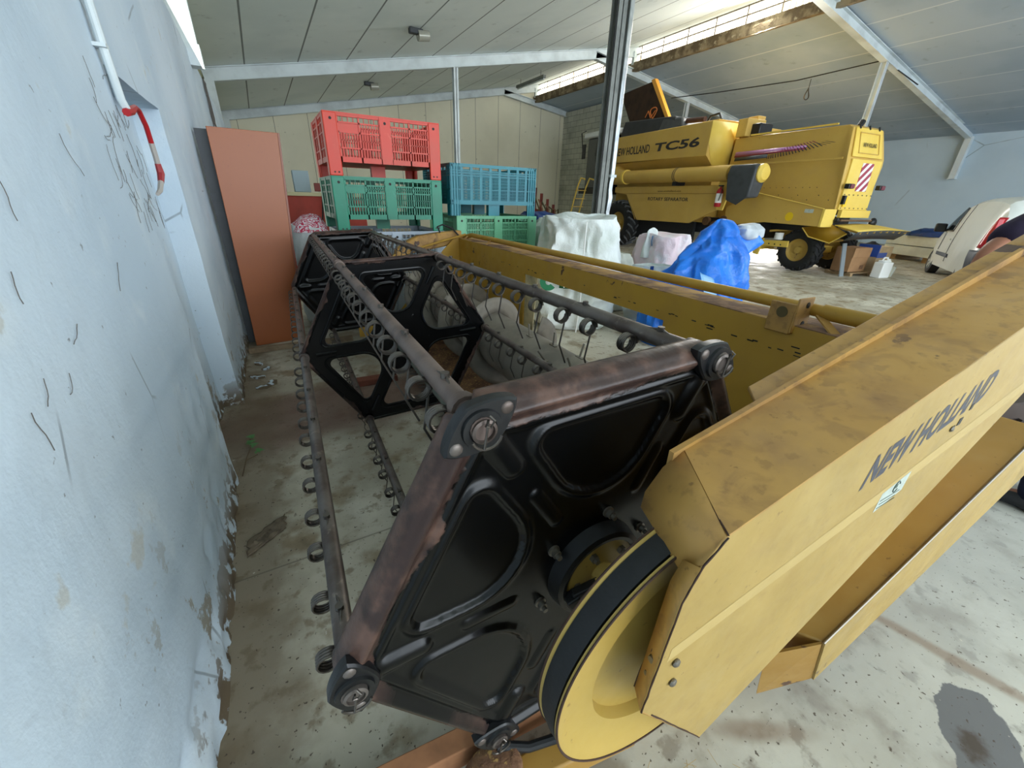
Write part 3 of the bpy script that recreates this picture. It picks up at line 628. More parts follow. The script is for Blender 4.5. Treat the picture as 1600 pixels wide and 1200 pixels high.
# bevelled nose cap
g = G(); A = Vector((-0.060, -0.303, 1.096)); B = Vector((0.027, -0.150, 1.115)); A1 = Vector((-0.094, -0.303, 1.060)); B1 = Vector((-0.016, -0.150, 1.092)); B2 = Vector((-0.047, -0.150, 1.052)); B3 = Vector((-0.060, -0.158, 1.030)); A2 = Vector((-0.086, -0.27, 1.010))
off = Vector((0.002, 0, -0.004))
g.add([A, B, B1, B2, B3, A2, A1], [(0, 1, 2, 3), (0, 3, 4), (0, 4, 5), (0, 5, 6)]); g.build('nose_cap', YTOP, HD, solid=0.004)
g = G(); g.add([(-0.096, -0.303, 1.055), (-0.118, -0.303, 1.0), (-0.140, -0.303, 0.752), (0.101, -0.303, 0.430), (0.108, -0.27, 0.45), (-0.118, -0.268, 0.745), (-0.100, -0.268, 0.995), (-0.084, -0.268, 1.03)], [(0, 1, 6, 7), (1, 2, 5, 6), (2, 3, 4, 5)]); g.build('front_lip', YTOP, HD, solid=0.003)
g = G(); g.box(-0.117, -0.110, -0.294, -0.276, 0.795, 0.862); o = g.build('bolt_plate', plain('rusty_brown_plate', (88, 66, 50), 0.6), HD, bevel=0.002)
for z in (0.81, 0.848):
    gg = G(); gg.lathe([(0.0, -0.125), (0.007, -0.123), (0.008, -0.115)], (0, -0.285, z), 'x', 10); gg.build('bolt', BOLT, o)
for (x, z) in ((-0.09, 0.848), (-0.082, 0.79)):
    gg = G(); gg.ball((x, -0.306, z), 0.008, 10, (1, 0.6, 1)); gg.build('shield_bolt', BOLT, HD)
EDGE = plain('rusty_edge', (66, 46, 36), 0.7, 0, 0.3, 0.3, 30)
for P in ([(-0.060, -0.304, 1.099), (0.027, -0.150, 1.1075)], [(-0.060, -0.305, 1.096), (-0.094, -0.3033, 1.060), (-0.118, -0.3033, 1.0), (-0.140, -0.3033, 0.752)], [(-0.110, -0.3033, 0.718), (0.101, -0.3033, 0.430)], [(-0.085, -0.266, 1.008), (-0.119, -0.266, 0.745)], [(0.24, -0.142, 1.162), (0.42, -0.142, 1.204)]):
    gg = G(); Q = []
    for i in range(len(P) - 1):
        for j in range(12):
            a = Vector(P[i]).lerp(Vector(P[i+1]), j/12); Q.append(a + Vector((noise.noise(a*60), 0, noise.noise(a*60 + Vector((5, 5, 5)))))*0.0015)
    Q.append(Vector(P[-1])); gg.tube(Q, [0.0012 + 0.0010*abs(noise.noise(q_*40)) for q_ in Q], 5); gg.build('rusty_edge', EDGE, HD)
for rr, yy in ((0.2895, -0.2545), (0.2895, -0.1985)):
    gg = G(); gg.tube([(PC[0] + rr*math.cos(a), yy, PC[2] + rr*math.sin(a)) for a in np.linspace(0, 2*pi, 120, endpoint=False)], 0.0022, 6, closed=True); gg.build('worn_rim', EDGE, pl)
# pale strip painted as the highlight of a crease, lettering, sticker and holes on the side plate
g = G(); g.add([(-0.112, -0.3033, 0.862), (-0.108, -0.3033, 0.892), (0.45, -0.3033, 0.986), (1.60, -0.3033, 1.195), (1.60, -0.3033, 1.150), (0.45, -0.3033, 0.950)], [(0, 1, 2, 5), (2, 3, 4, 5)]); g.build('crease_highlight', CREASEHI, HD)
lettering('lettering', 'NEW HOLLAND', BLUEDEC, HD, (0.33, -0.3034, 1.030), (0.99, 0, 0.193), (0.0, 0, 1), 0.49, 0.075, bold=0.035, shear=0.25, ext=0.0)
g = G(); g.add([(0.468, -0.3035, 0.925), (0.575, -0.3035, 0.948), (0.575, -0.3035, 0.998), (0.468, -0.3035, 0.975)], [(0, 1, 2, 3)]); st = g.build('sticker', plain('pale_blue_sticker', (186, 196, 186), 0.4, 0, 0.5, 0.1, 60), HD)
g = G(); c = (0.53, -0.3036, 0.972)
g.tube([(c[0] + 0.012*math.cos(a), c[1], c[2] + 0.014*math.sin(a)) for a in np.linspace(0.3, 2*pi*0.9, 16)], 0.0014, 5); g.box(0.524, 0.536, -0.3038, -0.3036, 0.968, 0.978)
for i, (w_, x_) in enumerate(((0.085, 0.475), (0.07, 0.478), (0.08, 0.475))): g.box(x_, x_ + w_, -0.3038, -0.3036, 0.950 - i*0.010 + 0.002, 0.9525 - i*0.010 + 0.002)
g.build('sticker_print', plain('green_black_print', (52, 74, 62), 0.5), st)
for (x, z, r) in ((0.70, 1.070, 0.007), (0.725, 1.082, 0.009), (0.752, 1.112, 0.007)):
    gg = G(); gg.box(x - r, x + r, -0.3040, -0.3030, z - r, z + r); gg.build('slot_hole', BLACKP, HD)
g = G(); g.ball((0.69, -0.305, 1.072), 0.007, 8, (1, .5, 1)); g.build('shield_bolt', BOLT, HD)
# lower deflector box
g = G()
a, b, c_, d = (0.637, 0.372), (1.95, 0.748), (2.30, 0.47), (0.729, 0.130)
g.hexa([(0.735, -0.300, 0.130), (2.30, -0.300, 0.47), (2.30, -0.12, 0.45), (0.70, -0.20, 0.10)], [(0.642, -0.300, 0.372), (1.95, -0.300, 0.748), (1.95, -0.10, 0.74), (0.60, -0.20, 0.345)])
g.build('lower_deflector', YBOX, HD, bevel=0.006)
g = G(); g.hexa([(0.729, -0.306, 0.130), (2.30, -0.306, 0.47), (2.30, -0.300, 0.47), (0.729, -0.300, 0.130)], [(0.640, -0.306, 0.372), (1.95, -0.306, 0.748), (1.95, -0.300, 0.748), (0.640, -0.300, 0.372)]); g.build('deflector_side', YSIDE, HD)
g = G(); g.hexa([(0.729, -0.30, 0.130), (0.735, -0.296, 0.13), (0.60, -0.225, 0.045), (0.59, -0.23, 0.045)], [(0.637, -0.30, 0.368), (0.645, -0.296, 0.37), (0.53, -0.225, 0.30), (0.52, -0.23, 0.30)]); g.build('deflector_nose', YBOX, HD)
g = G(); g.tube([(0.637, -0.303, 0.375), (1.95, -0.303, 0.751)], 0.0035, 6); g.build('bare_edge', BOLT, HD)
# end sheet of the header on the near side
g = G(); g.prism([(0.10, 0.05), (0.6, 0.05), (1.55, 0.10), (1.60, 1.40), (1.25, 1.05), (1.0, 1.0), (0.45, 0.30), (0.10, 0.14)], 'y', -0.06, -0.05); g.build('end_sheet', YPANEL, HD)
# divider foot, hose at bottom
g = G(); g.hexa([(-0.24, -0.10, 0.03), (0.14, -0.15, 0.03), (0.14, -0.06, 0.03), (-0.24, -0.02, 0.03)], [(-0.22, -0.09, 0.085), (0.14, -0.15, 0.12), (0.14, -0.06, 0.12), (-0.22, -0.03, 0.085)]); g.build('divider_foot', YBOX, HD, bevel=0.006)
g = G(); g.hexa([(-0.34, -0.05, 0.02), (-0.20, -0.10, 0.02), (-0.20, 0.02, 0.02), (-0.34, 0.04, 0.02)], [(-0.31, -0.03, 0.12), (-0.20, -0.08, 0.16), (-0.20, 0.0, 0.16), (-0.31, 0.02, 0.13)]); g.build('rusty_tip', STRAW, HD, bevel=0.02)
g = G(); g.tube([(-0.25, -0.01, 0.155), (-0.17, -0.045, 0.135), (-0.06, -0.075, 0.15), (0.05, -0.10, 0.22), (0.14, -0.12, 0.33)], 0.0125, 10); g.build('black_hose', RUBBER, HD)
# trough: back panel with opening, beam, floor sheet, auger
BX = 1.20
g = G(); g.box(BX, BX + 0.012, -0.05, 0.96, 0.12, 1.07); g.box(BX, BX + 0.012, 0.96, 2.50, 0.925, 1.07); g.box(BX, BX + 0.012, 2.50, 4.05, 0.12, 1.07); g.box(BX, BX + 0.012, 0.96, 2.50, 0.05, 0.20); g.build('back_panel', YPANEL, HD)
g = G(); g.hexa([(BX + 0.012, 2.36, 0.30), (BX + 0.016, 2.36, 0.30), (BX + 0.016, 2.50, 0.30), (BX + 0.012, 2.50, 0.30)], [(BX + 0.012, 2.30, 0.925), (BX + 0.016, 2.30, 0.925), (BX + 0.016, 2.50, 0.925), (BX + 0.012, 2.50, 0.925)]); g.build('bare_metal_patch', plain('pale_worn_paint', (214, 196, 150), 0.5, 0, 0.5, 0.3, 9), HD)
g = G(); g.box(BX + 0.002, BX + 0.20, -0.05, 4.05, 1.066, 1.074); g.build('beam_top', RUSTTOP, HD)
g = G(); g.box(BX + 0.012, BX + 0.20, -0.05, 4.05, 0.93, 1.065); g.build('top_beam', YPANEL, HD)
g = G()
rr_ = random.Random(3)
for i in range(46):
    y = rr_.uniform(0.1, 3.7) if i > 14 else rr_.uniform(0.15, 0.9); z = 0.965 + rr_.uniform(-0.008, 0.008) if rr_.random() < 0.75 else rr_.uniform(0.7, 1.0)
    if 0.96 < y < 2.5 and z < 0.94: continue
    L = rr_.uniform(0.008, 0.035); g.box(BX - 0.0012, BX, y, y + L, z, z + rr_.uniform(0.002, 0.006))
g.build('paint_chips', BLACKP, HD)
g = G(); g.tube([(1.30, 0.05, 1.125), (1.30, 0.32, 1.128), (1.30, 3.30, 1.118), (1.30, 3.90, 1.115), (1.28, 4.02, 1.09)], 0.024, 14); g.cyl((1.30, 0.28, 1.128), (1.30, -0.05, 1.13), 0.030, 14); g.build('top_pipe', YPANEL, HD)
g = G(); g.box(1.185, 1.197, 0.325, 0.425, 1.035, 1.155); g.box(1.185, 1.29, 0.318, 0.326, 1.04, 1.18); bk = g.build('pipe_bracket', YTOP, HD, bevel=0.004)
g = G(); g.lathe([(0.0, 1.1835), (0.022, 1.1835), (0.022, 1.186)], (0, 0.372, 1.118), 'x', 20); g.build('bracket_hole', plain('shadow_hole_olive', (86, 74, 40), 0.7), bk)
g = G(); g.lathe([(0.0, 0.316), (0.012, 0.316), (0.012, 0.319)], (1.25, 0, 1.15), 'y', 12); g.lathe([(0.0, 0.316), (0.012, 0.316), (0.012, 0.319)], (1.25, 0, 1.075), 'y', 12); g.build('bracket_hole', BLACKP, bk)
g = G(); g.beam((1.28, 0.28, 1.115), (1.20, 0.13, 1.045), 0.035, 0.006); g.build('brace_strap', YTOP, HD)
for yy in (3.35, 3.95):
    gg = G(); gg.beam((1.30, yy, 1.12), (1.21, yy, 1.06), 0.03, 0.012); gg.build('pipe_strap', YTOP, HD)
# floor sheet sweeping up to the back
def pan(a, b):
    x = 0.30 + 0.90*b; z = 0.07 + 0.03*math.sin(b*3) + (0.20*((b-0.8)/0.2)**2 if b > 0.8 else 0) - (0.05*(0.15-b)/0.15 if b < 0.15 else 0)
    return (x, -0.05 + 4.1*a, z + 0.01*noise.noise(Vector((a*20, b*8, 0))))
g = G(); g.grid(60, 24, pan); g.build('trough_floor', STRAW, HD, solid=0.006)
g = G()
for i in range(54):
    y = 0.0 + i*0.0762; g.prism([(0.22, y+0.036), (0.30, y+0.008), (0.30, y+0.064)], 'z', 0.055, 0.062)
g.box(0.30, 0.37, -0.05, 4.05, 0.05, 0.06); g.build('cutter_bar', TUBE, HD)
AX, AZ, AR, AF = 0.79, 0.50, 0.19, 0.31
g = G(); g.cyl((AX, 0.02, AZ), (AX, 3.98, AZ), AR, 36); g.build('auger_drum', AUGER, HD)
def flight(y0, y1, turns, sgn, ph):
    gg = G(); n = int(abs(turns)*36)
    gg.grid(n + 1, 4, lambda a, b: (AX + (AR + (AF-AR)*b)*math.cos(ph + sgn*a*turns*2*pi), y0 + (y1-y0)*a, AZ + (AR + (AF-AR)*b)*math.sin(ph + sgn*a*turns*2*pi)))
    return gg.build('auger_flight', AUGER, HD, solid=0.006)
flight(0.05, 0.50, 1.0, 1, 0.4); flight(1.70, 3.95, 3.9, -1, 1.2)
for i in range(9):
    y = 0.75 + i*0.11; a = 0.9 + (i*0.9) % 1.6; d = Vector((math.cos(a), 0, math.sin(a))); c = Vector((AX, y, AZ))
    gg = G(); gg.cyl(c + d*AR, c + d*(AR+0.085), 0.006, 8); gg.beam(c + d*(AR+0.003) + Vector((0, -0.03, 0)), c + d*(AR+0.003) + Vector((0, 0.03, 0)), 0.018, 0.006); gg.build('auger_finger', AUGER, HD)
# far end of the header
g = G(); g.prism([(0.0, 0.05), (1.22, 0.05), (1.30, 1.10), (1.16, 1.09), (1.0, 0.94), (0.45, 0.28), (0.0, 0.16)], 'y', 4.04, 4.05); g.build('end_sheet', YPANEL, HD)
P = [(0.48, 0.86), (0.50, 0.95), (0.60, 1.03), (0.75, 1.095), (1.0, 1.13), (1.26, 1.150), (1.26, 1.02), (1.0, 0.97), (0.72, 0.93)]
g = G(); g.prism(P, 'y', 4.10, 4.22); g.build('far_shield', YTOP, HD, bevel=0.015)
g = G(); g.tube([(0.65, 4.06, 0.95), (1.0, 4.04, 1.045), (1.27, 4.0, 1.115)], 0.012, 8); g.build('stay_rod', YPANEL, HD)
g = G(); g.beam((0.03, 4.12, cz(4.1)), (0.75, 4.16, 1.0), 0.05, 0.07); g.build('reel_arm', YPANEL, HD)
g = G(); g.beam((0.03, -0.10, 0.748), (1.45, -0.10, 1.16), 0.04, 0.07); g.build('reel_arm', YPANEL, HD)
g = G(); g.tube([(1.0, 4.1, 1.13), (0.98, 4.12, 1.19), (1.05, 4.15, 1.21), (1.15, 4.1, 1.17), (1.2, 4.05, 1.10)], 0.010, 8); g.build('black_hose', RUBBER, HD)
# timbers on the floor under the header
def timber(name, x, y, rz, L, w, h, col, label):
    o = G(); o.box(-L/2, L/2, -w/2, w/2, 0, h); o = o.build(name, plain('timber_' + col[0], col[1], 0.8, 0, 0.3, 0.3, 7), bevel=0.004, loc=(x, y, 0.001)); o.rotation_euler = (0, 0, rz); return tag(o, label, 'timber', None)
timber('timber_beam', 0.10, 0.60, -0.10, 1.1, 0.06, 0.09, ('orange', (156, 108, 74)), 'orange brown timber beam on the floor under the near end of the reel')
timber('timber_block', 0.58, 3.36, -0.06, 0.38, 0.10, 0.05, ('red', (120, 70, 54)), 'short red brown timber block on the floor seen through the reel')
timber('timber_beam', 0.9, 4.35, 0.0, 1.6, 0.12, 0.045, ('dark', (104, 80, 60)), 'dark flat timber beam under the far end of the header')
# ================================================================== COMBINE HARVESTER (local: x across away from us, y towards its front, z up)
CB = thing('combine_harvester', (11.57, 5.59, 0), math.radians(-6.155), 'large yellow combine harvester parked across the shed with its rear to the right', 'combine harvester')
def part(gg, n, m=YCOMB, **k): return gg.build(n, m, CB, **k)
# straw hood (rear body)
HS = [(2.70, 1.2), (2.70, 3.22), (-0.36, 3.16), (-0.52, 2.52), (-0.54, 1.44), (0.20, 1.40), (1.2, 1.0)]
g = G(); prof = [(-0.10, 3.16), (-0.10, 2.52)]
def hood_x(z):  # side leans out to the fold at z 2.52 and in again below
    return -0.02 if z > 3.1 else (-0.10)
L = [(2.70, 3.16), (-0.30, 3.10), (-0.36, 3.0), (-0.52, 2.52), (-0.55, 1.44), (0.9, 1.15), (2.70, 1.10)]
def hx(z): return -0.02 - 0.14*(1 - abs(z-2.52)/0.62) if z > 1.9 else -0.03
L = [(2.70, 3.20), (-0.24, 3.18), (-0.36, 3.12), (-0.50, 2.54), (-0.53, 2.40), (-0.55, 1.46), (0.9, 1.15), (2.70, 1.10)]
lf = [(hx(z) + (0.06 if z > 3.15 else 0), y, z) for y, z in L]; rt = [(1.16 - hx(z) - (0.06 if z > 3.15 else 0) - 0.04, y, z) for y, z in L]
n = len(L); g.add(lf + rt, [tuple(range(n)), tuple(range(2*n-1, n-1, -1))] + [(i, (i+1) % n, n + (i+1) % n, n + i) for i in range(n)])
part(g, 'straw_hood', bevel=0.02)
g = G(); g.box(-0.155, -0.125, -0.42, 2.55, 2.49, 2.53); part(g, 'hood_fold')
# rear face panels
g = G(); g.hexa([(-0.02, -0.545, 2.54), (1.10, -0.545, 2.54), (1.10, -0.50, 2.54), (-0.02, -0.50, 2.54)], [(0.06, -0.395, 3.12), (1.02, -0.395, 3.12), (1.02, -0.36, 3.12), (0.06, -0.36, 3.12)]); hatch = part(g, 'rear_hatch', YCOMBL, bevel=0.02)
g = G(); g.hexa([(0.00, -0.60, 1.46), (1.12, -0.60, 1.46), (1.12, -0.54, 1.46), (0.00, -0.54, 1.46)], [(0.00, -0.56, 2.50), (1.12, -0.56, 2.50), (1.12, -0.52, 2.50), (0.00, -0.52, 2.50)]); part(g, 'rear_panel', YCOMBL, bevel=0.01)
g = G(); gg_pts = [(0.16, -0.531, 2.62), (0.92, -0.531, 2.62), (0.90, -0.43, 3.02), (0.18, -0.43, 3.02)]
g.tube(gg_pts, 0.012, 6, closed=True); g.build('hatch_rim', YCOMB, hatch)
lettering('lettering', 'NEW HOLLAND', DECAL, hatch, (0.30, -0.515, 2.745), (1, 0, 0), (0, 0.24, 1), 0.50, 0.085, bold=0.01, ext=0.001)
for i, x in enumerate((0.16, 0.52, 0.88)):
    gg = G(); gg.cyl((x, -0.41, 3.09), (x, -0.38, 3.17), 0.018, 8); gg.build('hinge', BLACKP, hatch)
# striped warning board
g = G(); g.hexa([(0.40, -0.590, 1.86), (0.82, -0.590, 1.86), (0.82, -0.575, 1.86), (0.40, -0.575, 1.86)], [(0.40, -0.575, 2.43), (0.82, -0.575, 2.43), (0.82, -0.56, 2.43), (0.40, -0.56, 2.43)]); wb = part(g, 'warning_board', WHITE)
wm = M('red_white_stripes', 0.4).base(srgb(232, 228, 226)); v = wm.sep(); f = wm.math('FRACT', wm.math('DIVIDE', wm.math('SUBTRACT', v[2], wm.math('MULTIPLY', v[0], 0.85)), 0.20)); wm.mix(wm.math('GREATER_THAN', f, 0.48), srgb(158, 44, 66)); wb.data.materials[0] = wm.done()
for x in (-0.04, 1.16):
    gg = G(); gg.box(x - 0.03, x + 0.17, -0.70, -0.60, 1.90, 2.0); tl = gg.build('tail_lamp', BLACKP, CB, bevel=0.01)
    gg = G(); gg.box(x + 0.02, x + 0.165, -0.71, -0.70, 1.91, 1.99); gg.build('lens', plain('dark_red_lens', (110, 24, 34), 0.3), tl)
g = G(); g.box(-0.01, 0.06, -0.66, -0.60, 1.58, 1.76); part(g, 'small_bracket', BLACKP); g = G(); g.box(0.06, 0.18, -0.63, -0.60, 1.53, 1.74); part(g, 'yellow_plate', plain('signal_yellow', (240, 200, 40), 0.5))
rv = random.Random(2)
def rivets(name, pts, m=BOLT, r=0.014):
    gg = G()
    for p in pts: gg.ball(p, r, 6)
    return gg.build(name, m, CB)
rivets('rivet_row', [(0.05 + i*0.17, -0.605, 1.50) for i in range(7)]); rivets('rivet_row', [(0.05 + i*0.17, -0.60, 1.78) for i in range(7)])
rivets('rivet_row', [(-0.05, 0.0 + i*0.17, 1.93) for i in range(13)], BLACKP, 0.010); rivets('rivet_row', [(-0.06, -0.35 + i*0.25, 1.66 + (0.10 if i % 2 else 0)) for i in range(7)], BLACKP, 0.012)
# skirt of bolts and hinge bar, deflector plate, chopper spreader
g = G(); g.box(0.02, 1.14, -0.68, -0.60, 1.30, 1.46); part(g, 'rear_hinge_plate', YCOMBL)
g = G(); g.cyl((0.0, -0.72, 1.24), (1.22, -0.72, 1.24), 0.022, 10); part(g, 'hinge_bar', plain('rusty_bar', (108, 84, 60), 0.7))
g = G(); g.ball((1.30, -0.72, 1.20), 0.11, 12, (1, 0.7, 1)); g.ball((-0.08, -0.68, 1.24), 0.06, 8); part(g, 'bar_bearing', BLACKP)
g = G(); n_ = 10
def spr(a, b):
    x = -0.15 + 1.65*a; return (x + (x-0.55)*0.25*b, -0.72 - 0.62*b, 1.14 - 0.10*b + 0.03*math.sin(a*pi))
g.grid(12, 5, spr); part(g, 'spreader_plate', YCOMBL, solid=0.012)
g = G(); g.grid(12, 3, lambda a, b: ((lambda p: (p[0]*0.98 + 0.01, p[1] + 0.25*b, p[2] - 0.20*b))(spr(a, 1)))); part(g, 'spreader_skirt', GREYP, solid=0.012)
for i in range(8):
    a = (i + 0.5)/8; p = spr(a, 0.05); q_ = spr(a, 0.98); gg = G(); gg.beam((p[0], p[1], p[2] - 0.035), (q_[0], q_[1], q_[2] - 0.035), 0.008, 0.05); gg.build('spreader_fin', YCOMB, CB)
g = G(); g.add([(-0.12, 0.0, 1.05), (-0.12, -0.62, 1.16), (-0.12, -1.02, 0.98), (-0.12, -0.72, 0.76), (-0.12, -0.2, 0.86)], [(0, 1, 2, 3, 4)]); g.add([(-0.12, -0.2, 0.86), (-0.12, -0.72, 0.76), (0.5, -0.72, 0.80), (0.5, -0.2, 0.88)], [(0, 1, 2, 3)]); part(g, 'chopper_cheek', plain('inner_yellow', (168, 128, 22), 0.5), solid=0.012)
g = G(); g.box(0.0, 1.12, -0.30, 0.9, 0.95, 1.30); part(g, 'chopper_housing', BLACKP)
g = G(); g.tube([(-0.13, 0.0, 1.04), (-0.13, -0.20, 0.85), (-0.13, -0.72, 0.75), (-0.13, -1.02, 0.975)], 0.014, 6); part(g, 'cheek_rim', YCOMBL)
# long side skirt in front of the rear wheel
g = G(); g.prism([(2.02, 1.34), (1.98, 1.45), (1.27, 1.82), (-0.60, 1.47), (-0.60, 1.10), (0.78, 1.12), (1.90, 0.98)], 'x', -0.52, -0.46); part(g, 'side_skirt', YCOMB, bevel=0.008)
g = G(); g.box(-0.53, -0.10, -0.64, -0.58, 1.09, 1.47); part(g, 'skirt_end', YCOMBL, bevel=0.008)
g = G(); g.tube([(-0.53, 1.27, 1.825), (-0.53, -0.60, 1.475)], 0.012, 6); part(g, 'skirt_edge', YCOMBL)
g = G(); g.lathe([(0.0, -0.524), (0.10, -0.524)], (0, 0.15, 1.28), 'x', 16); part(g, 'yellow_spot', plain('signal_yellow2', (236, 196, 20), 0.5)); g = G(); g.box(-0.525, -0.52, -0.38, -0.18, 1.38, 1.46); part(g, 'skirt_sticker', STK)
# grain tank
TS = [(2.78, 3.56), (6.95, 3.60), (7.27, 3.40), (7.27, 2.74), (2.78, 2.70)]
g = G()
a_ = [(-0.85, 2.78, 3.56), (-0.85, 6.95, 3.56), (-0.85, 7.27, 3.38), (-0.85, 7.24, 2.76), (-0.85, 2.78, 2.72)]
g.prism([(2.78, 2.72), (2.78, 3.56), (6.95, 3.56), (7.27, 3.38), (7.24, 2.76)], 'x', -0.85, 1.95); part(g, 'grain_tank', YCOMB, bevel=0.02)
g = G(); g.hexa([(-0.45, 2.78, 2.40), (1.6, 2.78, 2.40), (1.6, 7.2, 2.40), (-0.45, 7.2, 2.40)], [(-0.84, 2.78, 2.73), (1.94, 2.78, 2.73), (1.94, 7.22, 2.73), (-0.84, 7.22, 2.73)]); part(g, 'tank_underside', YCOMB)
g = G(); g.add([(-0.85, 2.775, 3.56), (-0.85, 2.775, 3.02), (-0.60, 2.775, 2.50), (0.20, 2.775, 2.50), (0.20, 2.775, 3.56)], [(0, 1, 2, 3, 4)]); part(g, 'tank_end_panel', YCOMBL, solid=0.02)
g = G(); g.box(-0.5, 1.8, 2.72, 7.1, 1.0, 2.45); part(g, 'lower_body', YCOMB)
lettering('lettering', 'NEW HOLLAND', DECAL, CB, (-0.856, 6.98, 2.97), (0, -1, 0), (0, 0, 1), 1.82, 0.24, bold=0.012, shear=0.0)
lettering('lettering', 'TC56', DECAL, CB, (-0.856, 4.92, 2.97), (0, -1, 0), (0, 0, 1), 1.82, 0.24, bold=0.03, shear=0.1)
# decal on the hood: purple and maroon band breaking up into fanned bars
def deck(x): return -0.135
g = G(); g.add([(-0.165, 2.44, 2.66), (-0.165, 2.44, 2.80), (-0.10, 0.55, 2.80), (-0.145, 0.55, 2.74)], [(0, 1, 2, 3)]); part(g, 'purple_band', PURPLE, solid=0.004)
def hxx(z): return hx(z) - 0.006
def strip(name, y0, y1, z0a, z1a, z0b, z1b, m):
    gg = G(); gg.add([(hxx(z0a), y0, z0a), (hxx(z1a), y0, z1a), (hxx(z1b), y1, z1b), (hxx(z0b), y1, z0b)], [(0, 1, 2, 3)]); return gg.build(name, m, CB, solid=0.003)
bpy.data.objects.remove([o for o in bpy.data.objects if o.name.startswith('purple_band')][0])
strip('purple_band', 2.46, 0.50, 2.735, 2.83, 2.79, 2.84, PURPLE); strip('maroon_band', 2.46, 0.50, 2.69, 2.735, 2.745, 2.79, MAROON); strip('dark_band', 2.42, 1.45, 2.60, 2.69, 2.63, 2.715, GREYP)
for i in range(22):
    u = i/21; y = 1.42 - 1.55*u**1.15; z0 = 2.60 + 0.24*u**1.6; z1 = z0 + 0.075 + 0.05*u*(1-u)*4*0.6; lean = 0.02 + 0.20*u**1.5; w = 0.018 + 0.022*u
    if u > 0.9: z1 = z0 + 0.045
    gg = G(); P = [(y + lean, z1), (y + lean + w, z1), (y + w, z0), (y, z0)]
    gg.add([(hxx(c), b, c) for b, c in P], [(0, 1, 2, 3)]); gg.build('decal_bar', DECAL, CB, solid=0.003)
    if 6 < i < 20:
        gg = G(); z2 = z1 + 0.07*(1-u) + 0.03; P = [(y + lean*1.3 + 0.05, z2), (y + lean*1.3 + 0.05 + w, z2), (y + lean + w + 0.02, z1 + 0.005), (y + lean + 0.02, z1 + 0.005)]
        gg.add([(hxx(c), b, c) for b, c in P], [(0, 1, 2, 3)]); gg.build('decal_bar', MAROON, CB, solid=0.003)
# unloading auger
UX = -0.95
g = G(); g.cyl((UX, 6.15, 2.28), (UX, 1.72, 2.25), 0.195, 28); ua = part(g, 'unloading_auger', YCOMB)
g = G(); g.lathe([(0.0, 5.98), (0.23, 5.98), (0.235, 6.03), (0.23, 6.08), (0.0, 6.08)], (UX, 0, 2.28), 'y', 28); part(g, 'auger_collar', YCOMBL)
g = G(); P = [(UX, 6.0, 2.28), (UX, 6.35, 2.28), (UX + 0.02, 6.62, 2.31), (UX + 0.20, 6.80, 2.38), (UX + 0.5, 6.86, 2.42)]; g.tube(P, [0.21, 0.24, 0.27, 0.29, 0.30], 24); part(g, 'auger_elbow', YCOMB)
for yy in (3.62, 3.55):
    gg = G(); gg.lathe([(0.19, yy), (0.205, yy), (0.205, yy + 0.03), (0.19, yy + 0.03)], (UX, 0, 2.265), 'y', 24); gg.build('clamp_ring', plain('dull_clamp', (120, 100, 60), 0.6), CB)
g = G(); g.box(UX - 0.1, UX + 0.25, 3.52, 3.68, 1.98, 2.08); part(g, 'auger_rest', BLACKP)
g = G(); g.lathe([(0.0, 0.72), (0.15, 0.74), (0.21, 0.80), (0.21, 1.0)], (UX, 0, 2.22), 'y', 20); part(g, 'auger_cap', YCOMBL)
# rubber spout hanging at its end
g = G(); R1 = [(UX - 0.22, 1.60, 2.42), (UX - 0.22, 0.86, 2.42), (UX + 0.18, 0.86, 2.42), (UX + 0.18, 1.60, 2.42)]; R2 = [(UX - 0.27, 1.62, 2.20), (UX - 0.27, 0.83, 2.24), (UX + 0.2, 0.83, 2.2), (UX + 0.2, 1.62, 2.2)]; R3 = [(UX - 0.22, 1.55, 1.62), (UX - 0.24, 0.90, 1.68), (UX + 0.1, 0.86, 1.68), (UX + 0.1, 1.5, 1.62)]
g.loft([R1, R2, R3], smooth=False, caps=True); g.add([R3[0], R3[1], ((R3[0][0]+R3[1][0])/2 + 0.05, 1.22, 1.50)], [(0, 1, 2)]); part(g, 'rubber_spout', GREYP, bevel=0.04)
# side panel "rotary separator"
g = G(); g.prism([(6.70, 1.98), (2.06, 1.98), (1.93, 1.40), (2.94, 0.97), (5.29, 0.94), (5.99, 1.72), (6.70, 1.80)], 'x', -0.87, -0.80); part(g, 'separator_panel', YCOMB, bevel=0.01)
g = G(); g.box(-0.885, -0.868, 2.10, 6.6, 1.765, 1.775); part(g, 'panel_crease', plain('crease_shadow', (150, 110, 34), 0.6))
g = G(); g.add([(-0.868, 5.99, 1.74), (-0.868, 5.35, 0.95), (-0.3, 6.2, 1.0), (-0.3, 6.7, 1.7)], [(0, 1, 2, 3)]); part(g, 'panel_return', YCOMB, solid=0.01)
lettering('lettering', 'ROTARY SEPARATOR', DECAL, CB, (-0.874, 4.85, 1.56), (0, -1, 0), (0, 0, 1), 1.75, 0.10, bold=0.01)
lettering('lettering', 'www.newholland.com', plain('faint_letters', (140, 110, 50), 0.5), CB, (-0.874, 4.45, 1.81), (0, -1, 0), (0, 0, 1), 1.0, 0.06)
g = G(); g.prism([(2.10, 2.10), (1.78, 2.10), (1.74, 1.62), (1.80, 1.36), (2.0, 1.36), (2.08, 1.6)], 'x', -0.90, -0.86); part(g, 'extinguisher_bracket', YCOMBL, bevel=0.01)
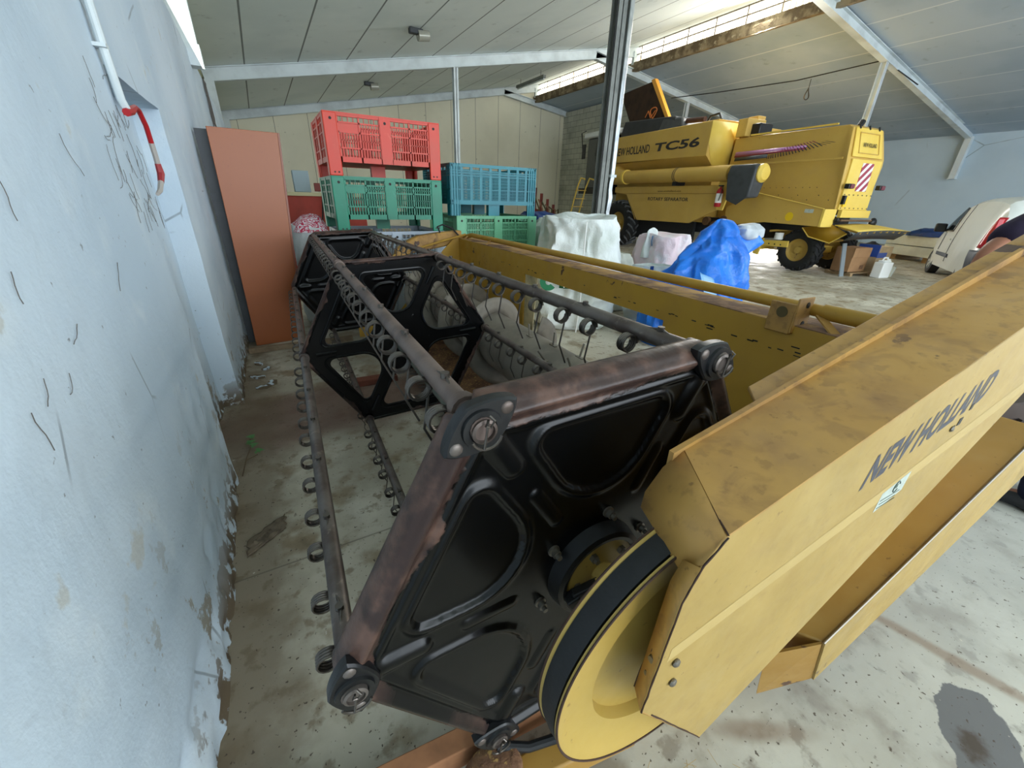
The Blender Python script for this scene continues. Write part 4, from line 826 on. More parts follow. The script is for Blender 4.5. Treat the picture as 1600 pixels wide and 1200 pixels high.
# engine cover, cab roof, open lid, exhaust and bits on top
g = G(); g.hexa([(-0.5, 4.5, 3.56), (1.2, 4.5, 3.56), (1.2, 7.3, 3.56), (-0.5, 7.3, 3.56)], [(-0.42, 4.7, 3.96), (1.1, 4.7, 3.96), (1.1, 7.2, 4.10), (-0.42, 7.2, 4.10)]); part(g, 'black_engine_cover', plain('dark_plastic', (48, 50, 54), 0.55, 0, 0.5, 0.2, 5), bevel=0.03)
g = G(); g.hexa([(-0.52, 4.2, 3.56), (0.9, 4.2, 3.56), (0.9, 5.3, 3.56), (-0.52, 5.3, 3.56)], [(-0.42, 4.4, 3.90), (0.8, 4.4, 3.90), (0.8, 5.25, 3.98), (-0.42, 5.25, 3.98)]); part(g, 'grey_cover', GREYP, bevel=0.06)
g = G(); g.hexa([(0.25, 5.75, 4.05), (0.30, 5.75, 4.05), (0.30, 7.75, 4.12), (0.25, 7.75, 4.12)], [(0.25, 6.75, 5.30), (0.30, 6.75, 5.30), (0.30, 8.55, 5.20), (0.25, 8.55, 5.20)]); lid = part(g, 'open_tank_lid', plain('rusty_lid_inside', (66, 46, 32), 0.8, 0.1, 0.4, 0.5, 3), bevel=0.01)
g = G(); g.hexa([(0.18, 5.65, 4.05), (0.32, 5.65, 4.05), (0.32, 5.80, 4.05), (0.18, 5.80, 4.05)], [(0.18, 6.65, 5.34), (0.32, 6.65, 5.34), (0.32, 6.82, 5.32), (0.18, 6.82, 5.32)]); g.build('lid_edge', plain('orange_yellow_edge', (226, 160, 60), 0.5), lid)
g = G(); g.tube([(0.2, 6.5 + 0.14*math.cos(a) + 0.05*math.sin(2*a), 4.33 + 0.16*math.sin(a)) for a in np.linspace(0, 4.4*pi/2, 26)], 0.018, 6); g.tube([(0.2, 6.9, 4.25), (0.18, 6.75, 4.42), (0.2, 6.62, 4.2), (0.2, 6.4, 4.4)], 0.016, 6); part(g, 'orange_cable', plain('orange_cable', (230, 130, 60), 0.5))
g = G(); g.cyl((-0.3, 4.3, 3.78), (-0.3, 3.6, 3.74), 0.07, 12); part(g, 'exhaust_pipe', plain('rusty_exhaust', (70, 44, 36), 0.7))
g = G(); g.box(-0.4, 0.4, 3.0, 3.6, 3.56, 3.66); g.box(0.5, 0.8, 2.5, 2.8, 3.2, 3.75); g.box(-0.1, 0.6, 2.3, 2.6, 3.2, 3.62); part(g, 'tank_top_frame', YCOMB, bevel=0.01)
g = G(); g.tube([(0.0, 3.9, 3.6), (0.0, 3.7, 3.85), (0.0, 3.4, 3.88), (0.0, 3.2, 3.6)], 0.03, 8); part(g, 'black_hose', RUBBER)
g = G(); g.box(0.1, 0.6, 2.05, 2.6, 3.2, 3.50); part(g, 'air_intake', BLACKP, bevel=0.03)
g = G(); g.box(0.0, 0.04, 0.0, 2.2, 3.20, 3.235); part(g, 'hood_rail', YCOMBL)
g = G(); g.cyl((0.45, -0.2, 3.18), (0.52, -0.2, 3.28), 0.06, 10); part(g, 'beacon_stub', BLACKP)
# cab at the front, seen as a sliver behind the post
g = G(); g.hexa([(-0.75, 7.6, 1.95), (1.9, 7.6, 1.95), (1.9, 9.0, 1.95), (-0.75, 9.0, 1.95)], [(-0.6, 7.5, 3.75), (1.7, 7.5, 3.75), (1.7, 9.2, 3.75), (-0.6, 9.2, 3.75)]); part(g, 'cab', plain('dark_cab_glass', (40, 48, 50), 0.15, 0.0, 0.8), bevel=0.04)
g = G(); g.box(-0.7, 1.8, 7.3, 9.4, 3.75, 3.95); part(g, 'cab_roof', WHITE, bevel=0.05)
g = G(); g.box(-0.62, -0.55, 7.28, 7.55, 2.6, 3.62); part(g, 'cab_corner', plain('pale_green_grey', (140, 152, 142), 0.5), bevel=0.02)
g = G(); g.tube([(-0.87, 7.15, 3.55), (-0.92, 7.45, 3.35), (-0.92, 7.55, 2.9), (-0.92, 7.5, 2.35), (-0.9, 7.3, 2.0)], 0.022, 8); part(g, 'cab_handrail', YCOMBL)
g = G(); g.tube([(-0.95, 7.45, 2.6), (-1.0, 7.15, 2.45), (-1.0, 7.0, 2.2), (-0.95, 7.2, 1.95), (-0.95, 7.5, 1.9)], 0.022, 8); part(g, 'pale_hose', plain('pale_hose', (196, 176, 150), 0.6))
g = G(); g.tube([(-0.95, 9.0, 3.2), (-1.0, 9.1, 3.9), (-1.0, 8.8, 3.95)], 0.02, 6); g.box(-1.02, -0.98, 8.75, 8.95, 3.0, 3.5); part(g, 'cab_mirror', BLACKP)
for sx in (-1.35, -0.95):
    gg = G(); gg.tube([(sx, 8.05, 2.25), (sx - 0.02, 8.3, 2.30), (sx - 0.05, 8.45, 2.0), (sx - 0.15, 8.85, 0.55)], 0.03, 8); gg.build('ladder_rail', YCOMBL, CB)
for i in range(5):
    z = 0.65 + i*0.30; y = 8.82 - (z-0.55)*0.27; gg = G(); gg.box(-1.45, -0.98, y - 0.06, y + 0.06, z, z + 0.03); gg.build('ladder_step', YCOMB, CB)
g = G(); g.box(-1.0, 1.9, 7.2, 9.0, 1.75, 1.95); part(g, 'cab_platform', BLACKP)
for i in range(5):
    gg = G(); y = 6.9 + 0.12*i; gg.tube([(-0.8, y, 1.9), (-0.9, y + 0.05, 1.6), (-0.85, y - 0.05, 1.3), (-0.7, y + 0.1, 0.9)], 0.025, 6); gg.build('hydraulic_hose', RUBBER, CB)
g = G(); g.box(-0.45, 1.6, 0.9, 7.2, 0.72, 1.15); part(g, 'chassis', BLACKP)
g = G(); g.box(-0.55, -0.45, 3.0, 5.6, 0.35, 1.0); part(g, 'black_side_sheet', RUBBER)
for i, (y, z) in enumerate(((2.6, 1.05), (2.3, 0.95), (2.0, 1.1))): gg = G(); gg.cyl((-0.55, y, z), (-0.40, y, z), 0.12, 14); gg.build('belt_wheel', plain('rusty_wheel', (96, 70, 44), 0.7), CB)
# wheels
def wheel(x0, y, z, r, w, rim, nl, par, label=None):
    """lugged tyre: axis along x, outer face at x0"""
    t = bpy.data.objects.new('rear_wheel' if r < 0.7 else 'front_wheel', None); COL.objects.link(t); t.parent = par; t.location = (x0 + w/2, y, z)
    gg = G(); h = w/2; prof = [(rim, -h*0.8), (rim + (r-rim)*0.25, -h*0.98), (rim + (r-rim)*0.7, -h), (r*0.955, -h*0.86), (r*0.965, 0), (r*0.955, h*0.86), (rim + (r-rim)*0.7, h), (rim + (r-rim)*0.25, h*0.98), (rim, h*0.8)]
    gg.lathe(prof, (0, 0, 0), 'x', 48); gg.build('tyre', RUBBER, t)
    gg = G()
    for i in range(nl):
        for s_ in (-1, 1):
            a = 2*pi*(i + (0.5 if s_ > 0 else 0))/nl; da = 0.62*2*pi/nl*1.6
            P = []
            for (xx, aa, rr) in ((0.02*s_, a, r*0.965), (h*0.55*s_, a - da*0.6, r*0.965), (h*0.98*s_, a - da, r*0.93), (h*1.0*s_, a - da, r*0.86)):
                P.append((xx, aa, rr))
            wd = 0.30*2*pi/nl
            for k in range(3):
                (x1, a1, r1), (x2, a2, r2) = P[k], P[k+1]
                def q4(x, a, rr, e): return [(x, (rr)*math.cos(a - wd/2), rr*math.sin(a - wd/2)), (x, rr*math.cos(a + wd/2), rr*math.sin(a + wd/2)), (x + (0.02*s_ if abs(x) > h*0.9 else 0), (rr+e)*math.cos(a + wd/3), (rr+e)*math.sin(a + wd/3)), (x + (0.02*s_ if abs(x) > h*0.9 else 0), (rr+e)*math.cos(a - wd/3), (rr+e)*math.sin(a - wd/3))]
                gg.loft([q4(x1, a1, r1, r*0.045), q4(x2, a2, r2, r*0.045)], smooth=False)
    gg.build('tread_lug', plain('worn_grey_rubber', (92, 94, 96), 0.7, 0, 0.4, 0.3, 9) if r > 0.7 else RUBBER, t)
    gg = G(); gg.lathe([(rim, -h*0.8), (rim*0.92, -h*0.55), (rim*0.85, -h*0.35), (rim*0.35, -h*0.25), (rim*0.30, -h*0.62), (0, -h*0.62)], (0, 0, 0), 'x', 36); gg.build('rim', YPULL, t)
    return t
wheel(0.0, 0.08, 0.50, 0.50, 0.36, 0.27, 18, CB); wheel(1.35, 0.08, 0.50, 0.50, 0.36, 0.27, 18, CB)
wheel(-0.95, 6.30, 0.78, 0.78, 0.58, 0.38, 20, CB); wheel(1.45, 6.30, 0.78, 0.78, 0.58, 0.38, 20, CB)
g = G(); g.box(0.36, 1.35, 0.0, 0.16, 0.42, 0.58); g.beam((-0.14, 1.45, 0.53), (-0.14, 0.95, 0.56), 0.05, 0.24); g.beam((-0.14, 0.95, 0.60), (-0.14, 0.22, 0.63), 0.05, 0.15); g.beam((-0.14, 0.98, 0.76), (-0.14, 1.05, 0.30), 0.06, 0.16); g.box(-0.12, 0.5, 1.0, 1.12, 0.42, 0.55); part(g, 'steering_axle', YCOMBL, bevel=0.01)
for i in range(6): gg = G(); gg.cyl((-0.172, 0.40 + i*0.16, 0.60), (-0.164, 0.40 + i*0.16, 0.60), 0.018, 8); gg.build('axle_hole', BLACKP, CB)
g = G(); g.box(0.4, 0.8, 0.1, 0.9, 0.75, 1.0); g.beam((0.0, 0.9, 0.9), (0.1, 0.2, 1.0), 0.05, 0.05); part(g, 'pivot_bracket', YCOMB)
g = G(); g.cyl((-0.10, 0.55, 0.72), (-0.10, 0.55, 0.88), 0.10, 14); part(g, 'grease_pail', WHITE)
# fire extinguisher hung on the harvester
t = thing('fire_extinguisher', (11.57 - 1.01*0.9942 + 1.90*0.1072, 5.59 + 1.01*0.1072 + 1.90*0.9942, 1.44), 0, 'red fire extinguisher hanging on the side of the harvester beside the rubber spout', 'fire extinguisher')
g = G(); g.lathe([(0.0, 0.0), (0.07, 0.0), (0.085, 0.03), (0.085, 0.38), (0.06, 0.44), (0.025, 0.46), (0.025, 0.50), (0, 0.50)], (0, 0, 0), 'z', 20); g.build('cylinder', REDP, t)
g = G(); g.lathe([(0.0865, 0.10), (0.0865, 0.33)], (0, 0, 0), 'z', 20, 2.6, 5.2); g.build('paper_label', WHITE, t)
g = G(); g.box(-0.03, 0.03, -0.06, 0.06, 0.50, 0.53); g.tube([(0, -0.05, 0.51), (-0.05, -0.10, 0.45), (-0.09, -0.10, 0.30), (-0.10, -0.08, 0.15)], 0.010, 6); g.build('valve_and_hose', BLACKP, t)
# ================================================================== PALLET BINS
PLAST = {}
def plastic(n, a, b, s=0.16):
    m = M(n, 0.42).base(srgb(*a)).spots(2.0, 0.42, 0.7, srgb(*b), 0.8).spots(9, 0.62, 0.70, srgb(*[min(255, c + 40) for c in b]), 0.35, 6); m.bump(m.noise(30, 3), 0.08, 0.003); return m.done()
PO = plastic('orange_plastic', (208, 48, 14), (192, 62, 34)); PG = plastic('green_plastic', (6, 128, 98), (18, 112, 88))
PT = plastic('turquoise_plastic', (4, 122, 136), (8, 108, 124)); PL = plastic('light_green_plastic', (104, 176, 136), (90, 158, 122)); PW = plastic('pale_grey_plastic', (176, 188, 200), (160, 172, 184))
DOT = plain('dark_hole', (40, 36, 34), 0.7)
def pallet_bin(x, y, z, mat, label, style=0, H=0.57, Wd=1.2, D=1.0, group=None, solidpanel=True, full=True):
    t = thing('pallet_bin', (x, y, z), 0, label, 'plastic bin', group)
    zb = 0.13; zt = H
    def wall(p0, u, L, out, back):
        """ribbed, slotted side wall: p0 lower corner, u unit along, out unit outwards"""
        gg = G(); U = Vector(u); O_ = Vector(out); P0 = Vector(p0)
        def bx(a0, a1, z0, z1, d0, d1):
            c = [P0 + U*a + O_*d + Vector((0, 0, zz)) for zz in (z0, z1) for a, d in ((a0, d0), (a1, d0), (a1, d1), (a0, d1))]
            gg.hexa(c[:4], c[4:])
        bx(0, L, zt - 0.035, zt - 0.012, -0.03, 0.0); bx(0, L, zb, zb + 0.05, -0.03, 0.0); bx(0, L, zt - 0.012, zt, -0.035, 0.004)
        if style == 0:
            pw = 0.13; mid = L/2; bays = [(pw, mid - 0.055), (mid + 0.055, L - pw)] if L > 1.05 else [(0.10, L/2 - 0.05), (L/2 + 0.05, L - 0.10)]
            if back or L > 1.05 or True:
                bx(mid - 0.055, mid + 0.055, zb, zt, -0.028, 0.006)
            for bi, (a, b) in enumerate(bays):
                m_ = (a + b)/2; zl = [zb + 0.05, zb + 0.13, zb + 0.27, zt - 0.085, zt - 0.012]
                for zz in zl[1:4]: bx(a, b, zz - 0.007, zz + 0.007, -0.02, 0.0)
                for aa in (a, m_, b): bx(aa - 0.008, aa + 0.008, zb, zt - 0.03, -0.028, 0.0)
                q_ = 4
                for i in range(1, q_*2): bx(a + (b-a)*i/(q_*2) - 0.003, a + (b-a)*i/(q_*2) + 0.003, zt - 0.085, zt - 0.02, -0.02, -0.002)
                for hb, (h0, h1) in enumerate(((zl[0], zl[1]), (zl[1], zl[2]), (zl[2], zl[3]))):
                    for side in (0, 1):
                        s0, s1 = (a, m_) if side == 0 else (m_, b)
                        if hb == 2 and side == 0 and bi == 0 and solidpanel: bx(s0, s1, h0, h1, -0.015, -0.008); continue
                        n_ = 8 if hb else 7
                        for i in range(n_ + 1): aa = s0 + (s1-s0)*i/n_; bx(aa - 0.0055, aa + 0.0055, h0, h1, -0.016, -0.006)
                        if hb: bx(s0, s1, (h0+h1)/2 - 0.004, (h0+h1)/2 + 0.004, -0.016, -0.006)
        else:
            n_ = 7 if L > 1.05 else 6; zl = [zb + 0.02, zb + 0.17, zb + 0.32, zt - 0.075]
            for zz in zl + [zt - 0.10]: bx(0.0, L, zz - 0.005, zz + 0.005, -0.02, 0.003)
            for i in range(4):
                for aa in (0.01 + i*0.035, L - 0.01 - i*0.035): bx(aa - 0.005, aa + 0.005, 0.0, zt, -0.02, 0.004)
            for i in range(n_ + 1):
                aa = 0.15 + (L - 0.30)*i/n_; bx(aa - 0.018, aa + 0.018, zb, zt - 0.02, -0.024, -0.008)
                if i < n_:
                    s0, s1 = aa + 0.018, 0.15 + (L-0.30)*(i+1)/n_ - 0.018
                    for zz in range(3):
                        h0, h1 = zl[zz] + 0.005, zl[zz+1] - 0.005
                        for k in range(6): b_ = s0 + (s1-s0)*k/5; bx(b_ - 0.004, b_ + 0.004, h0, h1, -0.016, -0.006)
                        for k in range(1, 4): z_ = h0 + (h1-h0)*k/4; bx(s0, s1, z_ - 0.004, z_ + 0.004, -0.016, -0.006)
            bx(0, 0.12, 0.0, zt, -0.02, -0.008); bx(L - 0.12, L, 0.0, zt, -0.02, -0.008)
        gg.build('side_wall', mat, t)
    wall((0, 0, 0), (1, 0, 0), Wd, (0, -1, 0), 0); wall((0, 0, 0), (0, 1, 0), D, (-1, 0, 0), 0)
    if full:
        wall((0, D, 0), (1, 0, 0), Wd, (0, 1, 0), 1); wall((Wd, 0, 0), (0, 1, 0), D, (1, 0, 0), 1)
    if style == 0:
        for cx, cy, sx, sy in ((0, 0, 1, 1), (Wd, 0, -1, 1), (0, D, 1, -1), (Wd, D, -1, -1)):
            gg = G(); w = 0.13; P = [(cx, cy), (cx + sx*w, cy), (cx + sx*w, cy + sy*0.03), (cx + sx*0.03, cy + sy*0.03), (cx + sx*0.03, cy + sy*w), (cx, cy + sy*w)]
            P = [(a - sx*0.006, b - sy*0.006) for a, b in P]
            if sx*sy < 0: P = P[::-1]
            gg.prism(P, 'z', 0.0, zt - 0.005); cp = gg.build('corner_post', mat, t, bevel=0.008)
            if cy == 0:
                gg = G(); gg.lathe([(0.0, -0.0075), (0.014, -0.0075)], (cx + sx*0.065, 0, zt - 0.06), 'y', 12); gg.build('socket_hole', DOT, cp)
                for dx in (0.045, 0.085): gg = G(); gg.lathe([(0.0, -0.0075), (0.009, -0.0075)], (cx + sx*dx, 0, 0.035), 'y', 8); gg.build('socket_hole', DOT, cp)
        gg = G(); gg.lathe([(0.0, -0.0075), (0.014, -0.0075)], (Wd/2, 0, zt - 0.06), 'y', 12); gg.build('socket_hole', DOT, t)
    gg = G(); gg.box(0.03, Wd - 0.03, 0.03, D - 0.03, zb, zb + 0.03)
    gg.build('bin_floor', mat, t)
    for yy in ((0.0, D/2 - 0.06, D - 0.12) if style else (D/2 - 0.06,)): gg = G(); gg.box(Wd/2 - 0.08, Wd/2 + 0.08, yy + 0.03, yy + 0.10, 0.0, zb); gg.build('foot_block', mat, t)
    return t
GB = 'stacked pallet bins'
pallet_bin(0.69, 5.0, 1.667, PO, 'orange red slotted plastic bin on top of the green one')
pallet_bin(0.69, 5.0, 1.112, PG, 'dark green slotted plastic bin under the orange red one', H=0.555)
pallet_bin(0.72, 5.0, 0.556, PW, 'pale grey plastic bin under the dark green one, mostly behind the reel', H=0.556)
pallet_bin(0.72, 5.0, 0.0, PW, 'lowest pale grey plastic bin standing on the floor behind the reel', H=0.556)
pallet_bin(2.03, 5.05, 1.285, PT, 'turquoise ribbed plastic bin on top of the light green one', 1, H=0.58, Wd=1.22)
pallet_bin(2.10, 5.05, 0.715, PL, 'light green slotted plastic bin under the turquoise one', H=0.57, Wd=1.18, solidpanel=False)
pallet_bin(2.10, 5.05, 0.145, PL, 'lower light green plastic bin hidden behind the yellow header', H=0.57, Wd=1.18, solidpanel=False)
t = thing('wooden_pallet', (2.08, 5.05, 0.0), 0, 'wooden pallet on the floor under the light green bins', 'pallet')
WOOD = plain('pallet_wood', (158, 132, 98), 0.85, 0, 0.3, 0.25, 6)
for i in range(5): g = G(); g.box(0.0, 1.2, 0.05 + i*0.21, 0.15 + i*0.21, 0.12, 0.142); g.build('top_board', WOOD, t)
for i in range(3): g = G(); g.box(0.02 + i*0.53, 0.12 + i*0.53, 0.05, 0.99, 0.001, 0.12); g.build('bearer', WOOD, t)

# ================================================================== SACKS
def clothm(n, a, b, rough=0.6, sc=3):
    m = M(n, rough).base(srgb(*a)).spots(sc, 0.4, 0.68, srgb(*b), 0.8); m.bump(m.noise(sc*5, 6, dist=1.0), 0.5, 0.02); m.bump(m.noise(220, 2), 0.15, 0.002); return m.done()
WH = clothm('white_woven_bag', (222, 228, 226), (198, 206, 200)); WH2 = clothm('grey_white_woven_bag', (206, 208, 200), (184, 186, 172)); PINK = clothm('pinkish_bag', (226, 204, 212), (222, 222, 226), sc=5)
BLUET = clothm('blue_tarpaulin', (18, 118, 222), (10, 96, 198), 0.38); BLUED = clothm('dark_blue_tarpaulin', (22, 58, 118), (16, 44, 92), 0.45)
def ridged(p): return 1.0 - abs(noise.noise(p))*2
def sack(rings, seed, amp, mat, name, parent=None, n=120, m=80, power=3.2, close=True, fold=3.0, solid=0, facet=0.35):
    """rings: list of (cx, cy, z, rx, ry); superelliptic sections joined and creased"""
    R_ = np.array(rings, float); T = np.linspace(0, 1, len(R_)); gg = G(); out = []
    for i in range(m + 1):
        t = i/m; c = [np.interp(t, T, R_[:, k]) for k in range(5)]; ring = []
        for j in range(n):
            a = 2*pi*j/n; ca, sa = math.cos(a), math.sin(a); rr = (abs(ca)**power + abs(sa)**power)**(-1/power)
            x, y, z = c[0] + c[3]*rr*ca, c[1] + c[4]*rr*sa, c[2]
            q_ = Vector((x*fold, y*fold, z*fold*0.6)) + Vector((seed, seed*2, 0)); w = Vector((noise.noise(q_*0.5), noise.noise(q_*0.5 + Vector((9, 0, 0))), 0))*1.2
            d = amp*(ridged(q_*1.1 + w) - 0.5)*1.2 + amp*0.5*(ridged(q_*2.7 + w) - 0.5) + amp*0.9*noise.noise(q_*0.6)
            qv = Vector((q_.x*0.55, q_.y*0.55, q_.z*0.50)) + w*0.25; vd = noise.voronoi(qv)[0]; d += facet*amp*2.2*(min(vd[1]-vd[0], 0.6) - 0.3)
            k = min(1, t*6)
            if z < 0.03: k *= 0.3
            ring.append((x + ca*d*k, y + sa*d*k, max(0.004, z + (noise.noise(q_*0.9 + Vector((0, 5, 0)))*amp*1.6 if t > 0.7 else 0))))
        out.append(ring)
    gg.loft(out, True, close)
    return gg.build(name, mat, parent, angle=50, solid=solid)
def baglike(cx, cy, rx, ry, h, seed, top=0.75, amp=0.045, lean=(0, 0), mat=WH, name='bag_body', parent=None):
    rg = [(cx, cy, 0.0, rx*0.86, ry*0.86), (cx, cy, 0.05*h, rx*0.98, ry*0.98), (cx, cy, 0.35*h, rx*1.05, ry*1.05), (cx + lean[0]*0.5, cy + lean[1]*0.5, 0.7*h, rx, ry), (cx + lean[0]*0.8, cy + lean[1]*0.8, 0.92*h, rx*0.92, ry*0.92), (cx + lean[0], cy + lean[1], 1.0*h, rx*top, ry*top), (cx + lean[0], cy + lean[1], 0.98*h, rx*top*0.4, ry*top*0.4), (cx + lean[0], cy + lean[1], 0.97*h, 0.01, 0.01)]
    return sack(rg, seed, amp, mat, name, parent)
t = thing('bulk_bag', (3.36, 4.20, 0), -0.55, 'large white woven bulk bag with green TOSCA print behind the header beam', 'bulk bag')
baglike(0, 0, 0.48, 0.47, 1.32, 3, 0.86, 0.065, parent=t)
GRN = plain('green_print', (34, 122, 82), 0.6)
def on_bag(name, pts, m): gg = G(); gg.add(pts, [tuple(range(len(pts)))]); return gg.build(name, m, t, solid=0.004)
YB_ = -0.605
on_bag('print_band', [(-0.24, YB_, 0.565), (0.20, YB_, 0.545), (0.20, YB_, 0.625), (-0.24, YB_, 0.65)], GRN)
lettering('lettering', 'TOSCA', WHITE, t, (-0.215, YB_ - 0.008, 0.575), (1, 0, -0.045), (0, 0, 1), 0.34, 0.055, bold=0.02)
g = G(); g.lathe([(0.035, YB_), (0.10, YB_), (0.10, YB_ + 0.01), (0.035, YB_ + 0.01)], (-0.365, 0, 0.63), 'y', 24, 0.6, 5.6); g.build('round_logo', GRN, t)
g = G(); g.tube([(0.02, -0.50, 0.0), (0.03, -0.55, 0.4), (0.02, -0.535, 0.9), (0.03, -0.47, 1.28)], 0.008, 5); g.build('seam', WHITE, t)
on_bag('small_print', [(0.22, YB_, 0.46), (0.40, YB_ + 0.02, 0.45), (0.40, YB_ + 0.02, 0.485), (0.22, YB_, 0.50)], GRN)
o = baglike(3.06, 5.28, 0.34, 0.3, 1.24, 8, 0.5, 0.06, mat=WH2, name='bulk_bag'); o.location = (0.70, 0.0, 0); tag(o, 'lumpy grey white bag to the left of and behind the large printed bag', 'bulk bag')
o = baglike(4.38, 4.56, 0.28, 0.24, 0.82, 12, 0.7, 0.05, mat=WH2, name='sack'); tag(o, 'low greyish white sack between the large white bag and the blue bag', 'sack')
o = baglike(4.42, 3.90, 0.32, 0.18, 0.74, 14, 0.8, 0.05, mat=WH, name='sack'); tag(o, 'low white sack in front of the pinkish bag, touching the blue bag', 'sack')
t = thing('bulk_bag', (5.25, 4.45, 0), 0, 'pinkish white bag with a raised flap standing behind the low sacks', 'bulk bag')
baglike(0, 0, 0.40, 0.30, 1.06, 21, 0.85, 0.06, mat=PINK, parent=t)
sack([(-0.30, 0.0, 0.75, 0.14, 0.07), (-0.31, 0.0, 0.95, 0.14, 0.05), (-0.30, 0.0, 1.12, 0.12, 0.03), (-0.29, 0, 1.16, 0.03, 0.01)], 5, 0.03, WH, 'flap', t, 40, 20)
for i in range(3): g = G(); g.tube([(-0.36 + i*0.05, -0.085, 0.92), (-0.375 + i*0.05, -0.082, 0.99), (-0.36 + i*0.05, -0.075, 1.06)], 0.009, 5); g.build('blue_letter', plain('blue_print', (70, 110, 150), 0.6), t)
g = G(); g.box(4.07, 4.11, 3.58, 3.60, 0.05, 0.78); tag(g.build('blue_strap', plain('blue_webbing', (40, 84, 158), 0.7)), 'blue webbing strap standing up beside the low white sack', 'strap')
t = thing('blue_tarpaulin_bag', (4.35, 3.05, 0), 0.0, 'bright blue tarpaulin bag slumped behind the header', 'tarpaulin bag')
sack([(-0.05, 0, 0.0, 0.70, 0.40), (-0.03, 0, 0.08, 0.76, 0.44), (0.0, 0, 0.35, 0.78, 0.44), (0.03, 0, 0.65, 0.66, 0.38), (0.12, 0, 0.90, 0.58, 0.30), (0.30, 0, 1.10, 0.50, 0.20), (0.38, 0.0, 1.24, 0.42, 0.11), (0.32, 0, 1.30, 0.30, 0.05), (0.30, 0, 1.30, 0.02, 0.01)], 31, 0.075, BLUET, 'tarpaulin', t, 220, 150, 2.2, fold=2.6, facet=1.5)
sack([(0.66, -0.05, 1.10, 0.10, 0.05), (0.64, -0.06, 1.16, 0.16, 0.09), (0.60, -0.06, 1.25, 0.20, 0.09), (0.58, -0.06, 1.30, 0.16, 0.05), (0.58, -0.06, 1.30, 0.01, 0.01)], 4, 0.04, plain('silver_lining', (176, 184, 190), 0.5, 0, 0.5, 0.1, 6), 'grey_lining', t, 60, 30)
on = G(); on.grid(12, 10, lambda a, b: (-0.56 + 0.28*a - 0.03*b, -0.475 + 0.02*math.sin(a*7) + 0.10*b, 0.62 + 0.25*b - 0.10*a)); on.build('clear_patch', plain('pale_blue_film', (120, 170, 214), 0.3), t, solid=0.003)
# striped sack beside the bins, red cabinet, boxes by the left wall at the back
t = thing('striped_sack', (0.43, 5.62, 0), 0, 'white sack with a red and white striped cloth on top beside the dark green bin', 'sack')
baglike(0, 0, 0.19, 0.22, 1.14, 41, 0.9, 0.03, parent=t)
m = M('red_white_cloth', 0.8).base(srgb(232, 224, 228)); f = m.noise(9, 2, dist=1.5); m.mix(m.ramp(m.math('ABSOLUTE', m.math('SUBTRACT', m.math('FRACT', m.math('MULTIPLY', f, 7)), 0.5)), 0.2, 0.26), srgb(196, 52, 84)); m.bump(m.noise(20, 4), 0.5, 0.01); CLO = m.done()
sack([(0.02, 0, 1.08, 0.20, 0.22), (0.03, 0, 1.16, 0.19, 0.20), (0.05, 0, 1.24, 0.12, 0.14), (0.06, 0, 1.27, 0.01, 0.01)], 6, 0.03, CLO, 'striped_cloth', t, 60, 24)
t = thing('red_cabinet', (0.2, 9.0, 0), 0, 'low dull red steel cabinet with a cream top near the back wall', 'cabinet')
g = G(); g.box(0, 1.6, 0, 0.7, 0, 1.44); g.build('body', plain('dull_red_paint', (164, 62, 50), 0.6, 0, 0.4, 0.15, 3), t, bevel=0.01)
g = G(); g.box(-0.03, 1.65, -0.04, 0.74, 1.44, 1.50); g.build('top', plain('cream_board', (196, 188, 150), 0.7), t)
g = G(); g.box(0.72, 1.15, -0.02, 0.02, 1.52, 1.66); g.build('dark_hatch', plain('dark_red_tray', (120, 52, 44), 0.6), t, bevel=0.01)
g = G(); g.tube([(0.84, -0.05, 1.50), (0.80, -0.06, 1.2), (0.74, -0.05, 0.85)], 0.014, 6); g.build('cable', RUBBER, t)
g = G(); g.box(0.60, 0.87, 9.1, 9.3, 1.501, 1.86); tag(g.build('grey_box', plain('blue_grey_box', (150, 168, 176), 0.6), bevel=0.01), 'small blue grey box standing on the red cabinet', 'box')
# blue tarp heap and red tools at the back
o = sack([(8.7, 12.4, 0.0, 1.5, 0.8), (8.6, 12.4, 0.6, 1.3, 0.6), (8.3, 12.4, 1.0, 0.8, 0.4), (8.0, 12.4, 1.15, 0.3, 0.1), (8.0, 12.4, 1.15, 0.01, 0.01)], 51, 0.10, BLUED, 'tarpaulin_heap', None, 90, 50, 2.4, fold=1.4); tag(o, 'dark blue tarpaulin thrown over a heap behind the turquoise bin', 'tarpaulin')
t = thing('soil_cultivator', (11.1, 16.4, 0), 0.2, 'dull red tined implement standing against the back wall left of the blockwork', 'farm implement')
RI = plain('rusty_red_implement', (132, 56, 44), 0.7, 0, 0.4, 0.3, 5); TN = plain('tan_hose', (150, 110, 80), 0.7)
for i in range(4): g = G(); g.beam((-0.7 + i*0.42, 0, 0), (-0.55 + i*0.40, 0.1, 1.95 - 0.22*i), 0.12, 0.10); g.build('upright', RI, t)
g = G(); g.beam((-0.9, 0, 1.1), (1.0, 0, 0.8), 0.12, 0.12); g.beam((-0.9, 0, 0.45), (1.0, 0, 0.45), 0.14, 0.14); g.build('cross_beam', RI, t)
for i in range(7): g = G(); g.tube([(-0.8 + i*0.22, -0.15, 1.6 - i*0.1), (-0.6 + i*0.2, -0.25, 1.1), (-0.75 + i*0.25, -0.2, 0.5)], 0.035, 6); g.build('hose', TN if i % 2 else plain('olive_hose', (86, 84, 50), 0.7), t)

